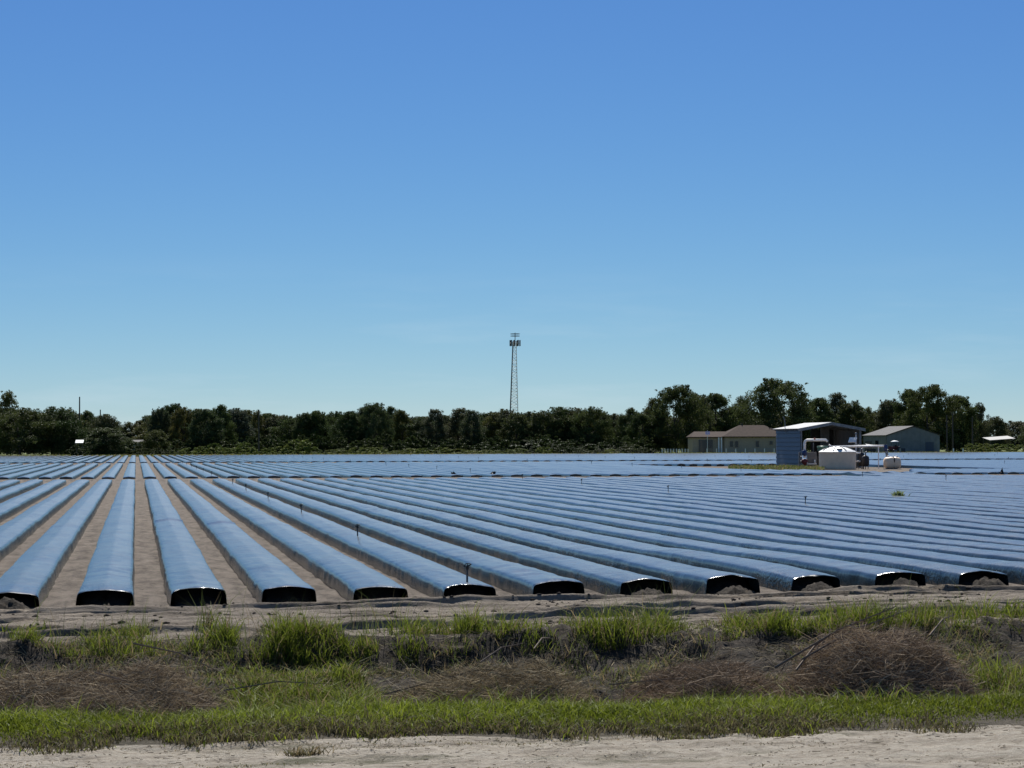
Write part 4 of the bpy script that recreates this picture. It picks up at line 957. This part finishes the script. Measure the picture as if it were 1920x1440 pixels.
brush(1130, 1490, 20.2, 1.2, .12, 14000, 5, 'mid-sized dead brush heap just left of the tallest brush pile', B0, (.38, .29, .2), .1, ((1140, 1282, 1420, 1276, .005),))
brush(1470, 1825, 19.6, 1.45, .44, 26000, 6, 'tallest reddish-brown dead brush pile on the right, branches sticking out', (.09, .062, .046), (.52, .41, .28), .0,
      ((1450, 1250, 1680, 1135, .012), (1500, 1235, 1700, 1143, .010), (1490, 1255, 1560, 1185, .012), (1740, 1190, 1790, 1150, .008)))

# dry litter over the bank and the ditch floor
n = 15000; u = px2u(gr.uniform(-300, 2200, n), 22.5); v = gr.uniform(18.2, 24.75, n); k = fbm(u * 1.2, v * 1.5, 171, 3) > -.22; u, v = u[k], v[k]; n = len(u)
L = gr.uniform(.06, .34, n); a = gr.normal(0, .7, n); sl = np.linspace(-.5, .5, 4)
P = np.stack([u[:, None] + np.cos(a)[:, None] * L[:, None] * sl, v[:, None] + np.sin(a)[:, None] * L[:, None] * sl, 0 * u[:, None] + 0 * sl], 2)
P[:, :, 2] = zg(P[:, :, 0], P[:, :, 1]) + gr.uniform(.0, .05, n)[:, None] + gr.normal(0, .22, n)[:, None] * L[:, None] * sl + (gr.uniform(0, .4, n) * L)[:, None] * (.25 - sl ** 2)
sd_ = gr.normal(size=(n, 3)); sd_ /= np.linalg.norm(sd_, axis=1)[:, None]; wd = gr.uniform(.0015, .004, n)[:, None, None]
q = np.stack([P - sd_[:, None] * wd, P + sd_[:, None] * wd], 2).reshape(-1, 3); i_ = np.arange(n)[:, None] * 8
o = obj_np('dry_litter', q, np.concatenate([i_ + np.array([[2*j, 2*j+1, 2*j+3, 2*j+2]]) for j in range(3)]), M['straw'], None, False, np.repeat(gcol(n, (.07, .055, .035), (.30, .25, .15)), 8, 0))
o.rotation_euler = (0, 0, TH); tag(o, 'dry stalks littering the ditch bank', 'litter', None, 'stuff')
# straw and pebbles on the road
n = 5200; u = gr.uniform(-4, 10, n); v = V_ROAD + .1 - 2.6 * gr.random(n) ** 1.3; k = fbm(u * .8, v * 2.5, 191, 3) > -.25; u, v = u[k], v[k]; n = len(u)
L = gr.uniform(.008, .04, n); a = gr.normal(0, .9, n); sl = np.linspace(-.5, .5, 2)
P = np.stack([u[:, None] + np.cos(a)[:, None] * L[:, None] * sl, v[:, None] + np.sin(a)[:, None] * L[:, None] * sl, 0 * u[:, None] + 0 * sl], 2); P[:, :, 2] = zg(P[:, :, 0], P[:, :, 1]) + .004
sd_ = gr.normal(size=(n, 3)); sd_ /= np.linalg.norm(sd_, axis=1)[:, None]; q = np.stack([P - sd_[:, None] * .0025, P + sd_[:, None] * .0025], 2).reshape(-1, 3)
o = obj_np('road_litter', q, np.arange(n)[:, None] * 4 + np.array([[0, 1, 3, 2]]), M['straw'], None, False, np.repeat(gcol(n, (.08, .065, .045), (.34, .28, .19)), 4, 0)); o.rotation_euler = (0, 0, TH); tag(o, 'bits of straw scattered on the sandy road', 'litter', None, 'stuff')
# earth clods
n = 1500
ico = np.array([(0, 0, 1), (.9, 0, .3), (.28, .85, .3), (-.73, .53, .3), (-.73, -.53, .3), (.28, -.85, .3), (.6, .5, -.5), (-.3, .7, -.5), (-.8, 0, -.5), (-.3, -.7, -.5), (.6, -.5, -.5)])
icf = np.array([(0, 1, 2), (0, 2, 3), (0, 3, 4), (0, 4, 5), (0, 5, 1), (1, 6, 2), (2, 7, 3), (3, 8, 4), (4, 9, 5), (5, 10, 1), (2, 6, 7), (3, 7, 8), (4, 8, 9), (5, 9, 10), (1, 10, 6)])
u = gr.uniform(-4, 15, n); rows = np.array([25.6, 26.5, 27.4, 28.3, 29.2, 29.55]); v = rows[gr.integers(6, size=n)] + .02 * u + gr.normal(size=n) * .22
sz = .009 + .022 * gr.random(n) ** 3 + .018 * (gr.random(n) < .05)
q = ico[None] * sz[:, None, None] * gr.uniform(.6, 1.4, (n, 11, 1)) * np.array([1.5, 1, .8]) + np.stack([u, v, zg(u, v)], 1)[:, None]
o = obj_np('soil_clods', q.reshape(-1, 3), (np.arange(n)[:, None, None] * 11 + icf[None]).reshape(-1, 3), M['dark_soil'], smooth=True); o.rotation_euler = (0, 0, TH); tag(o, 'scattered dark earth clods on the headland track', 'clods', None, 'stuff')
# bunched black plastic at the first cross break
for x, y, lb in ((851, 884, 'bunched black plastic standing up at the first cross break, left of the tower foot'), (923, 888, 'low black plastic bundle at the first cross break under the tower'), (1876, 881, 'black plastic bundle at the first cross break by the right edge')):
    d = 137 if x < 1000 else 141; c0 = at(x, d); vt = []
    r_ = np.random.default_rng(x); g = MB()
    prof = [(.22, 0), (.28, .12), (.2, .22), (.26, .32), (.12, .42), (.03, .46)]
    g.lathe(prof, n=14); vtx = np.array(g.v); vtx *= 1 + .25 * r_.normal(size=(len(vtx), 1)); g.v = [tuple(p) for p in vtx]
    o = g.build('plastic_bundle', M['black']); o.location = (c0.x, c0.y, .05); o.scale = (.55, .55, .6); tag(o, lb, 'plastic bundle')
